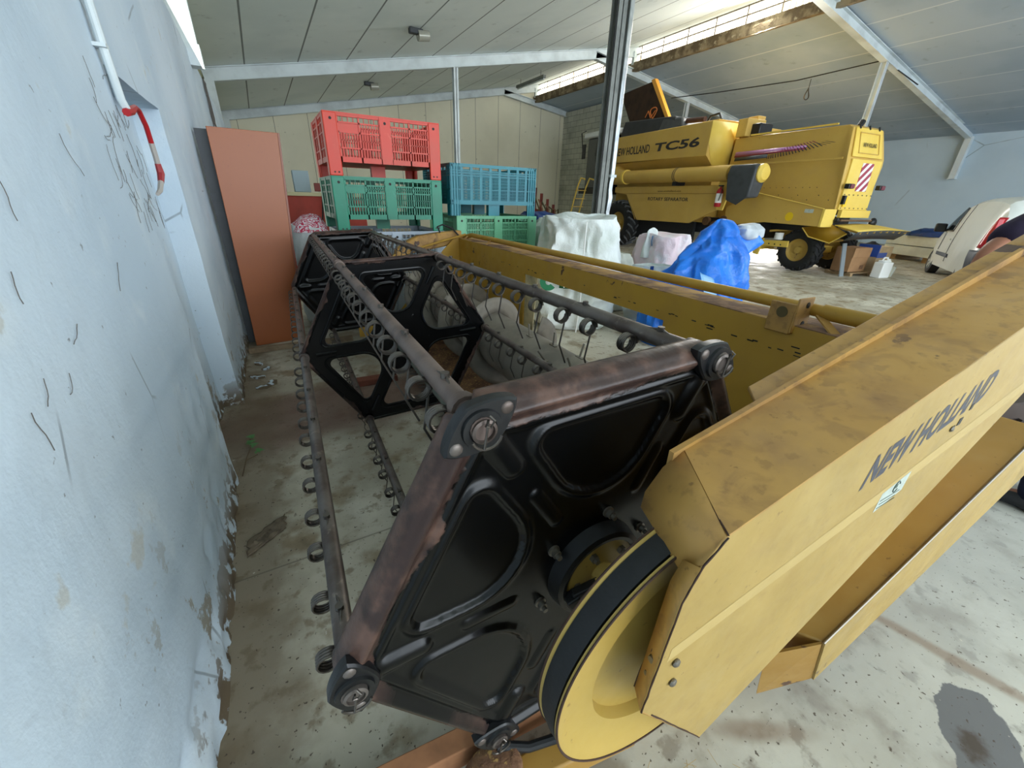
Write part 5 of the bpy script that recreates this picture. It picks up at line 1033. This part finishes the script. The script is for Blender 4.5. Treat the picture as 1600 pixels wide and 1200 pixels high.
# ================================================================== BY THE REAR OF THE HARVESTER
CARD = plain('brown_cardboard', (166, 128, 92), 0.85, 0, 0.2, 0.1, 4); CARD2 = plain('pale_cardboard', (190, 166, 132), 0.85, 0, 0.2, 0.12, 4); TAPE = plain('blue_tape', (52, 84, 164), 0.4)
t = thing('cardboard_box', (12.12, 4.62, 0.085), -0.15, 'brown cardboard box on a low pallet under the harvester tail', 'cardboard box')
g = G(); g.box(0, 0.62, 0, 0.42, 0.0, 0.56); g.build('carton', CARD, t, bevel=0.006); g = G(); g.box(-0.01, 0.63, -0.012, 0.0, 0.34, 0.56); g.build('flap', CARD, t, bevel=0.003); g = G(); g.box(0.40, 0.52, -0.008, -0.001, 0.06, 0.15); g.build('printed_mark', plain('brown_print', (112, 80, 56), 0.8), t)
t = thing('wooden_pallet', (12.0, 4.50, 0.0), -0.15, 'small low pallet under the cardboard box', 'pallet')
for i in range(3): g = G(); g.box(0.02, 0.85, 0.02 + i*0.25, 0.12 + i*0.25, 0.06, 0.08); g.build('top_board', WOOD, t)
for i in range(2): g = G(); g.box(0.05 + i*0.65, 0.14 + i*0.65, 0.02, 0.62, 0.0, 0.06); g.build('bearer', WOOD, t)
t = thing('cardboard_box', (12.98, 4.46, 0), -0.1, 'paler cardboard box closed with blue tape right of the brown one', 'cardboard box')
g = G(); g.box(0, 0.62, 0, 0.44, 0.0, 0.66); g.build('carton', CARD2, t, bevel=0.006); g = G(); g.box(-0.005, 0.4, -0.008, 0.0, 0.40, 0.52); g.box(-0.01, 0.02, -0.01, 0.45, 0.42, 0.70); g.build('tape', TAPE, t)
o = G(); o.hexa([(11.80, 4.62, 0.0), (11.94, 4.60, 0), (11.94, 4.62, 0), (11.80, 4.64, 0)], [(11.86, 4.80, 0.74), (12.00, 4.78, 0.74), (12.00, 4.80, 0.74), (11.86, 4.82, 0.74)]); tag(o.build('steel_plate', plain('grey_steel_plate', (136, 146, 152), 0.5, 0.3), solid=0), 'narrow grey steel plate leaning left of the brown cardboard box', 'steel plate')
t = thing('jerrycan', (12.66, 4.16, 0), -0.2, 'white plastic jerrycan standing in front of the cardboard boxes', 'jerrycan')
g = G(); g.box(-0.17, 0.17, -0.11, 0.11, 0.0, 0.36); g.box(-0.12, 0.12, -0.08, 0.08, 0.36, 0.40); g.build('can', WHITE, t, bevel=0.045, seg=3); g = G(); g.tube([(-0.10, 0, 0.38), (-0.05, 0, 0.46), (0.06, 0, 0.46), (0.10, 0, 0.38)], 0.018, 8); g.build('handle', WHITE, t); g = G(); g.cyl((0.10, -0.02, 0.36), (0.10, -0.02, 0.43), 0.03, 12); g.build('cap', WHITE, t)
t = thing('plastic_tub', (13.10, 4.20, 0), 0, 'small off white ribbed tub to the right of the jerrycan', 'tub')
g = G(); g.lathe([(0.0, 0.0), (0.12, 0.0), (0.15, 0.24), (0.158, 0.25), (0.145, 0.24), (0.115, 0.02), (0, 0.02)], (0, 0, 0), 'z', 28); g.build('bowl', plain('off_white_plastic', (206, 206, 188), 0.6), t)
for i in range(14): a = 2*pi*i/14; g = G(); g.tube([(0.122*math.cos(a), 0.122*math.sin(a), 0.01), (0.152*math.cos(a), 0.152*math.sin(a), 0.23)], 0.005, 5); g.build('rib', STEELW, t)
t = thing('white_panel_stack', (18.30, 6.20, 0), math.atan2(-2.4, -1.2), 'two long white beams stacked on blocks by the right wall', 'beams')
for i in range(2): g = G(); g.box(0, 3.0, 0.0, 1.0, 0.16 + i*0.31, 0.45 + i*0.31); g.build('beam', STEELW, t, bevel=0.01)
for i in range(3): g = G(); g.box(0.3 + i*1.1, 0.5 + i*1.1, 0.05, 0.95, 0, 0.16); g.build('block', WOOD, t)
o = sack([(18.0, 4.9, 0.768, 0.40, 0.75), (18.0, 4.9, 0.88, 0.36, 0.66), (18.0, 4.9, 0.98, 0.25, 0.4), (18.0, 4.9, 1.0, 0.01, 0.01)], 61, 0.05, BLUED, 'folded_tarpaulin', None, 60, 24, 2.5); tag(o, 'blue tarpaulin folded on top of the white beams by the right wall', 'tarpaulin')
# black sack behind the boxes
o = sack([(14.0, 5.0, 0.0, 0.25, 0.25), (14.0, 5.0, 0.3, 0.30, 0.28), (14.0, 5.0, 0.6, 0.22, 0.2), (14.0, 5.0, 0.72, 0.01, 0.01)], 71, 0.04, RUBBER, 'black_sack', None, 50, 30, 2.4); tag(o, 'black sack just right of the pale taped cardboard box', 'sack')
# floor litter by the left wall
def leaf(gg, x, y, z, s, a):
    gg.add([(x, y, z), (x + s*0.5*math.cos(a+0.7), y + s*0.5*math.sin(a+0.7), z + 0.006), (x + s*math.cos(a), y + s*math.sin(a), z), (x + s*0.5*math.cos(a-0.7), y + s*0.5*math.sin(a-0.7), z + 0.004), ], [(0, 1, 2, 3)])
t = thing('ivy_sprig', (-0.355, 2.6, 0), 0, 'small green ivy sprig growing out of the foot of the left wall', 'plant')
g = G(); g.tube([(-0.03, -0.22, 0.005), (-0.01, -0.1, 0.03), (0.02, 0.02, 0.05), (0.01, 0.14, 0.04)], 0.003, 5); g.tube([(-0.01, -0.1, 0.03), (0.05, -0.06, 0.03)], 0.002, 5); g.build('stem', plain('brown_stem', (90, 74, 52), 0.8), t)
LEAF = plain('ivy_green', (70, 128, 62), 0.5)
for x, y, a in ((0.02, 0.03, 0.3), (0.01, 0.14, 0.8), (0.05, -0.05, -0.2), (0.02, 0.07, 2.2)):
    g = G()
    for k in range(5): leaf(g, x, y, 0.05, 0.035 if k != 2 else 0.045, a + (k-2)*0.75)
    g.build('leaf', LEAF, t)
g = G(); g.grid(24, 12, lambda a, b: (-0.30 + 0.16*a - 0.05 + 0.02*noise.noise(Vector((a*5, b*5, 1))), 1.70 + 0.11*b + 0.12*a, 0.006 + 0.03*abs(noise.noise(Vector((a*6, b*6, 3)))) * math.sin(pi*a) * math.sin(pi*b))); tag(g.build('rag', plain('dirty_grey_rag', (112, 100, 84), 0.95, 0, 0.2, 0.4, 20), solid=0.004), 'dirty crumpled grey rag on the floor close to the left wall', 'rag')
for i, (x, y, s) in enumerate(((-0.27, 3.66, 0.07), (-0.20, 3.72, 0.09), (-0.31, 3.92, 0.08), (-0.24, 4.1, 0.06), (-0.30, 4.25, 0.07))):
    g = G(); rr2 = random.Random(i); P = [(s*(0.6 + 0.4*rr2.random())*math.cos(a), s*0.6*(0.6 + 0.4*rr2.random())*math.sin(a)) for a in np.linspace(0, 2*pi, 7, endpoint=False)]; g.prism(P, 'z', 0.0, 0.012); o = g.build('plaster_flake', PLASTER, loc=(x, y, 0.001)); o.rotation_euler = (0, 0, i*1.3)
    tag(o, 'pale plaster flake at the foot of the left wall, ' + ['nearest the ivy sprig', 'wide one', 'middle one of the row', 'fourth from the ivy sprig', 'nearest the leaning orange panel'][i], 'plaster flake', 'plaster flakes by the left wall')
g = G(); rs = random.Random(11)
for i in range(60):
    x = 0.30 + 0.531 + rs.gauss(0, 0.05) - 0.10; y = 0.16 + rs.gauss(0, 0.03) + 0.02; a = rs.uniform(0, 6.28); L = rs.uniform(0.01, 0.05); z = rs.uniform(0.002, 0.02)
    g.tube([(x, y, z), (x + L*math.cos(a), y + L*math.sin(a), z + rs.uniform(-0.001, 0.01))], 0.0008, 4)
tag(g.build('straw_litter', plain('straw', (176, 150, 100), 0.9)), 'wisps of dry straw on the floor under the yellow deflector', 'straw', kind='stuff')
# ================================================================== WHITE VAN (local: x across, y forward, z up; x=0 is its left side)
VAN = thing('white_van', (12.91, 2.92, 0), math.atan2(-0.893, 0.449), 'small white panel van parked beyond the header with its rear to the camera', 'van')
m = M('dusty_white_car_paint', 0.25, 0.0, 0.6).base(srgb(214, 218, 214)).spots(1.2, 0.4, 0.7, srgb(200, 202, 194), 0.7); VW = m.done()
GLASSD = plain('dark_glass', (22, 26, 30), 0.08, 0, 0.9); BUMP = plain('dark_bumper', (52, 60, 72), 0.5)
YS = [-0.72, -0.68, -0.55, -0.2, 0.3, 0.9, 1.35, 1.65, 1.95, 2.25, 2.50, 2.75, 3.0, 3.14, 3.20]
def roofz(y): return float(np.interp(y, [-0.72, -0.66, -0.5, 0.2, 1.0, 1.5, 1.75, 2.45, 2.55, 2.95, 3.12, 3.20], [1.30, 1.68, 1.76, 1.80, 1.79, 1.73, 1.64, 1.06, 1.02, 0.88, 0.72, 0.55]))
def botz(y): return float(np.interp(y, [-0.72, -0.6, 2.9, 3.2], [0.34, 0.26, 0.24, 0.30]))
def sidex(y, z):
    zr = roofz(y); t = (z - 0.25)/max(0.2, 1.8 - 0.25)
    x = 0.03*(1-min(1, abs(z-0.62)/0.4)) * -1 + 0.0
    x += 0.17*max(0, (z-0.95)/0.85)**1.5
    x += 0.16*max(0, (y-2.3)/0.9)**2 + 0.10*max(0, (-0.55-y)/0.17)**2
    return x
def section(y):
    zt, zb = roofz(y), botz(y); P = []
    zs = [zb, zb + 0.12, 0.25*(zt-zb) + zb, 0.4*(zt-zb) + zb, 0.55*(zt-zb) + zb, 0.7*(zt-zb) + zb, 0.85*(zt-zb) + zb, zt - 0.09]
    Lf = [(sidex(y, z), y, z) for z in zs]; xt = sidex(y, zt)
    Lf += [(xt + 0.03, y, zt - 0.035), (xt + 0.12, y, zt - 0.008), (0.5, y, zt + 0.015 if zt > 1.5 else zt)]
    Rt = [(1.70 - p[0], p[1], p[2]) for p in reversed(Lf)]; return Lf + [(0.85, y, (zt + 0.02) if zt > 1.5 else zt + 0.005)] + Rt
g = G(); g.loft([section(y) for y in YS], True, True); g.build('body', VW, VAN, angle=30)
def patch(name, pts, mat, off=0.008, par=VAN):
    gg = G(); n = 8
    (y0, z0), (y1, z1), (y2, z2), (y3, z3) = pts
    def f(a, b):
        y = (y0*(1-a) + y1*a)*(1-b) + (y3*(1-a) + y2*a)*b; z = (z0*(1-a) + z1*a)*(1-b) + (z3*(1-a) + z2*a)*b
        return (sidex(y, z) - off, y, z)
    gg.grid(n, n, f); return gg.build(name, mat, par, solid=0.008)
patch('door_window', [(1.66, 1.06), (2.38, 1.05), (1.74, 1.60), (1.60, 1.58)], GLASSD)
patch('side_moulding', [(1.15, 0.50), (2.15, 0.50), (2.15, 0.58), (1.15, 0.58)], BUMP)
patch('door_handle', [(1.50, 0.88), (1.66, 0.88), (1.66, 0.91), (1.50, 0.91)], VW, 0.02)
patch('door_seam', [(1.30, 0.40), (1.31, 0.40), (1.31, 1.66), (1.30, 1.66)], BUMP); patch('door_seam', [(2.10, 0.62), (2.12, 0.62), (2.12, 0.98), (2.10, 0.98)], BUMP)
patch('rear_bumper_corner', [(-0.70, 0.32), (-0.28, 0.32), (-0.16, 0.78), (-0.69, 0.80)], BUMP, 0.015)
g = G(); g.box(0.03, 1.67, -0.78, -0.66, 0.30, 0.62); g.build('rear_bumper', BUMP, VAN, bevel=0.04)
patch('tail_lamp', [(-0.715, 0.84), (-0.46, 0.84), (-0.60, 1.42), (-0.715, 1.42)], plain('red_tail_lens', (178, 24, 40), 0.2), 0.012)
g = G(); g.box(0.02, 0.11, -0.735, -0.705, 0.84, 1.40); tl = g.build('tail_lamp', plain('red_tail_lens2', (186, 28, 44), 0.2), VAN, bevel=0.02)
g = G(); g.box(0.03, 0.10, -0.74, -0.73, 1.05, 1.18); g.build('reversing_lens', WHITE, tl)
g = G(); g.box(1.59, 1.68, -0.735, -0.705, 0.84, 1.40); g.build('tail_lamp', plain('red_tail_lens3', (186, 28, 44), 0.2), VAN, bevel=0.02)
g = G(); g.box(0.60, 0.607, -0.735, -0.715, 0.62, 1.62); g.build('rear_door_seam', BUMP, VAN)
g = G(); g.box(0.66, 1.06, -0.745, -0.72, 0.72, 0.84); g.build('number_plate_recess', BUMP, VAN)
g = G(); g.box(-0.24, -0.02, 2.18, 2.30, 1.02, 1.22); g.box(-0.06, 0.10, 2.22, 2.30, 1.03, 1.10); g.build('wing_mirror', plain('black_mirror', (20, 22, 26), 0.4), VAN, bevel=0.04)
g = G(); g.hexa([(0.22, 1.80, 1.56), (1.48, 1.80, 1.56), (1.56, 2.44, 1.07), (0.14, 2.44, 1.07)], [(0.22, 1.84, 1.60), (1.48, 1.84, 1.60), (1.56, 2.48, 1.10), (0.14, 2.48, 1.10)]); g.build('windscreen', GLASSD, VAN)
for x0, yy in ((0.0, 0.0), (0.0, 2.51), (1.52, 0.0), (1.52, 2.51)):
    w = bpy.data.objects.new('wheel', None); COL.objects.link(w); w.parent = VAN; w.location = (x0 + 0.09, yy, 0.305); s_ = -1 if x0 < 0.5 else 1
    g = G(); g.lathe([(0.19, -0.09), (0.26, -0.10), (0.300, -0.085), (0.305, 0), (0.300, 0.085), (0.26, 0.10), (0.19, 0.09)], (0, 0, 0), 'x', 40); g.build('tyre', RUBBER, w)
    g = G(); g.lathe([(0.0, s_*0.075), (0.04, s_*0.08), (0.05, s_*0.06), (0.175, s_*0.05), (0.195, s_*0.095)], (0, 0, 0), 'x', 40)
    for i in range(6): a = i*pi/3; g.beam((s_*0.075, 0.04*math.cos(a), 0.04*math.sin(a)), (s_*0.085, 0.185*math.cos(a), 0.185*math.sin(a)), 0.05, 0.02, (1, 0, 0))
    g.build('wheel_trim', plain('silver_trim', (172, 178, 180), 0.35, 0.5), w)
    g = G(); g.lathe([(0.335, -0.02), (0.345, -0.02), (0.345, 0.10), (0.0, 0.10)], (0, 0, 0), 'x', 32, -0.2, pi + 0.2); g.build('wheel_arch', BUMP, w, loc=(-s_*0.06 if False else 0.0, 0, 0))

# ================================================================== OLD TYRE behind the header
t = thing('old_tyre', (4.15, 0.70, 0.0), 0.35, 'worn brownish black tyre lying on the floor behind the yellow deflector', 'tyre')
g = G(); g.lathe([(0.22, 0.03), (0.32, 0.0), (0.45, 0.02), (0.50, 0.07), (0.505, 0.20), (0.48, 0.33), (0.36, 0.38), (0.23, 0.35), (0.22, 0.03)], (0, 0, 0), 'z', 56); g.build('tyre', plain('brown_rubber', (70, 56, 50), 0.7, 0, 0.4, 0.35, 7), t)
g = G()
for i in range(26):
    a = 2*pi*i/26
    g.beam((0.505*math.cos(a), 0.505*math.sin(a), 0.06), (0.50*math.cos(a + 0.16), 0.50*math.sin(a + 0.16), 0.33), 0.05, 0.03, (math.cos(a), math.sin(a), 0))
g.build('tread_block', plain('brown_rubber_tread', (60, 50, 46), 0.75, 0, 0.4, 0.35, 9), t)

# ================================================================== PERSON leaning on the far side of the header, mostly outside the frame
PX, PY = 3.36, 0.06
PER = thing('person', (PX, PY, 0), 0, 'person in dark plum shirt and navy trousers with one arm over the header', 'person')
def skinned(name, chains, mat, root=0, sub=2, par=PER):
    """chains: list of lists of ((x,y,z), r); identical first points are merged into one joint"""
    V, Rd, E, idx = [], [], [], {}
    def add(p, r):
        k = tuple(round(c, 4) for c in p)
        if k not in idx: idx[k] = len(V); V.append(p); Rd.append(r)
        return idx[k]
    for ch in chains:
        pr = None
        for p, r in ch:
            i = add(p, r)
            if pr is not None and pr != i: E.append((pr, i))
            pr = i
    me = bpy.data.meshes.new(name); me.from_pydata(V, E, []); o = bpy.data.objects.new(name, me); COL.objects.link(o)
    o.modifiers.new('skin', 'SKIN')
    if not me.skin_vertices: bmx = bmesh.new(); bmx.from_mesh(me); bmx.verts.layers.skin.verify(); bmx.to_mesh(me); bmx.free()
    for i, sv in enumerate(me.skin_vertices[0].data):
        r = Rd[i]; sv.radius = r if isinstance(r, tuple) else (r, r); sv.use_root = (i == root)
    s_ = o.modifiers.new('sub', 'SUBSURF'); s_.levels = sub; s_.render_levels = sub
    o.modifiers['skin'].use_smooth_shade = True
    me.materials.append(mat); o.parent = par; return o
SKIN = plain('skin', (166, 112, 88), 0.5, 0, 0.4, 0.1, 20); SHIRT = plain('dark_plum_cloth', (52, 44, 66), 0.85, 0, 0.2, 0.25, 9); TROU = plain('navy_cloth', (30, 36, 54), 0.85, 0, 0.2, 0.2, 9); HAIR = plain('dark_hair', (34, 26, 22), 0.7, 0, 0.3, 0.3, 40); SHOE = plain('black_shoe', (22, 24, 30), 0.5)
pel = (0.05, 0.0, 0.95); chest = (0.12, 0.24, 1.34); neck = (0.10, 0.32, 1.49)
Lsh = (-0.09, 0.47, 1.465); Lel = (-0.34, 0.55, 1.33); Lwr = (-0.45, 0.55, 1.10); Lha = (-0.49, 0.55, 1.03)
Rsh = (0.30, 0.20, 1.42); Rel = (0.42, 0.20, 1.15); Rwr = (0.38, 0.40, 1.02); Rha = (0.36, 0.48, 1.0)
arms = lambda f: [[(chest, 0.10), (Lsh, 0.062*f), (Lel, 0.047*f), (Lwr, 0.028*f), (Lha, (0.036, 0.018))], [(chest, 0.10), (Rsh, 0.062*f), (Rel, 0.046*f), (Rwr, 0.028*f), (Rha, (0.036, 0.018))]]
Lhip, Lkn, Lan, Lto = (-0.06, 0.02, 0.88), (-0.05, 0.05, 0.48), (0.02, 0.0, 0.09), (0.0, 0.14, 0.04)
Rhip, Rkn, Ran, Rto = (0.16, -0.02, 0.88), (0.22, 0.0, 0.48), (0.28, -0.10, 0.09), (0.30, 0.06, 0.04)
hd_c = (0.06, 0.40, 1.65)
body = [[(pel, 0.115), ((0.08, 0.12, 1.14), 0.098), (chest, 0.10), (neck, 0.058), ((0.08, 0.36, 1.57), 0.070), (hd_c, 0.092), ((0.055, 0.395, 1.73), 0.070)]] + arms(1.0) + \
       [[(pel, 0.115), (Lhip, 0.088), (Lkn, 0.055), (Lan, 0.036), (Lto, 0.035)], [(pel, 0.115), (Rhip, 0.088), (Rkn, 0.055), (Ran, 0.036), (Rto, 0.035)]]
# fingers
def fingers(h, d, s):
    d = Vector(d).normalized(); u = Vector((0, 0, 1)); sd = d.cross(u).normalized(); out = []
    for i, L in enumerate((0.062, 0.074, 0.080, 0.070)):
        b = Vector(h) + sd*s*(-0.030 + i*0.020) + d*0.02; out.append([(tuple(h), (0.036, 0.018)), (tuple(b), 0.0095), (tuple(b + d*L*0.5 + u*0.004), 0.0088), (tuple(b + d*L - u*0.012), 0.008), (tuple(b + d*(L + 0.016) - u*0.030), 0.007)])
    b = Vector(h) + sd*s*(-0.038) - d*0.02; out.append([(tuple(h), (0.036, 0.018)), (tuple(b), 0.011), (tuple(b - sd*s*0.022 + d*0.028 - u*0.006), 0.010), (tuple(b - sd*s*0.026 + d*0.058 - u*0.014), 0.008)])
    return out
body += fingers(Lha, (-0.75, 0.3, -0.75), -1) + fingers(Rha, (Rha[0]-Rwr[0], Rha[1]-Rwr[1], 0), 1)
skinned('body', body, SKIN)
mid = tuple((Vector(Lsh)*0.12 + Vector(Lel)*0.88)); midr = tuple((Vector(Rsh)*0.25 + Vector(Rel)*0.75))
skinned('shirt', [[((0.04, -0.03, 0.80), 0.18), ((0.05, 0.0, 0.92), 0.175), ((0.08, 0.12, 1.14), 0.155), (chest, 0.155), ((0.10, 0.31, 1.475), 0.085)], [(chest, 0.155), (tuple((Vector(chest) + Vector(Lsh))/2), 0.125), (Lsh, 0.10), (mid, 0.088)], [(chest, 0.155), (Rsh, 0.09), (midr, 0.085)]], SHIRT)
skinned('trousers', [[((0.05, 0.0, 1.02), 0.14), (pel, 0.155), (Lhip, 0.108), (Lkn, 0.078), ((0.02, 0.0, 0.05), 0.066)], [(pel, 0.152), (Rhip, 0.108), (Rkn, 0.078), ((0.28, -0.10, 0.05), 0.066)]], TROU)
for a_, b_ in ((Lan, Lto), (Ran, Rto)):
    skinned('shoe', [[((a_[0], a_[1] - 0.05, 0.048), 0.044), ((a_[0], a_[1], 0.06), 0.052), ((b_[0], b_[1] - 0.04, 0.046), 0.044), ((b_[0], b_[1] + 0.03, 0.036), 0.034)]], SHOE, 1)
hv = Vector(hd_c); fd = Vector((-0.55, 0.80, -0.15)).normalized(); sdv = fd.cross(Vector((0, 0, 1))).normalized()
g = G(); hc = hv - fd*0.022 + Vector((0, 0, 0.030)); g.ball(tuple(hc), 0.108, 28, (0.86, 0.98, 1.0)); hr = g.build('hair', HAIR, PER)
for v_ in hr.data.vertices:
    dz = v_.co.z - hc.z
    if (v_.co - hc).dot(fd) > 0.03 and dz < 0.03: v_.co = v_.co - fd*0.06
    v_.co += (v_.co - hc)*0.06*noise.noise(v_.co*30)
g = G(); n0 = hv + fd*0.088; g.ball(tuple(n0 + fd*0.012 - Vector((0, 0, 0.012))), 0.016, 10, (1, 1, 1.5)); g.ball(tuple(n0 - Vector((0, 0, 0.05)) - fd*0.004), 0.020, 10, (1.1, 1.1, 0.4))
for s_ in (-1, 1): g.ball(tuple(hv + sdv*s_*0.092 - Vector((0, 0, 0.01))), 0.026, 10, (0.5, 0.8, 1.2))
g.build('face_features', SKIN, PER)
for s_ in (-1, 1): g = G(); g.ball(tuple(n0 + sdv*s_*0.032 - fd*0.006 + Vector((0, 0, 0.015))), 0.011, 10); g.build('eye', WHITE, PER); g = G(); g.ball(tuple(n0 + sdv*s_*0.032 + fd*0.003 + Vector((0, 0, 0.015))), 0.005, 8); g.build('pupil', BLACKP, PER)
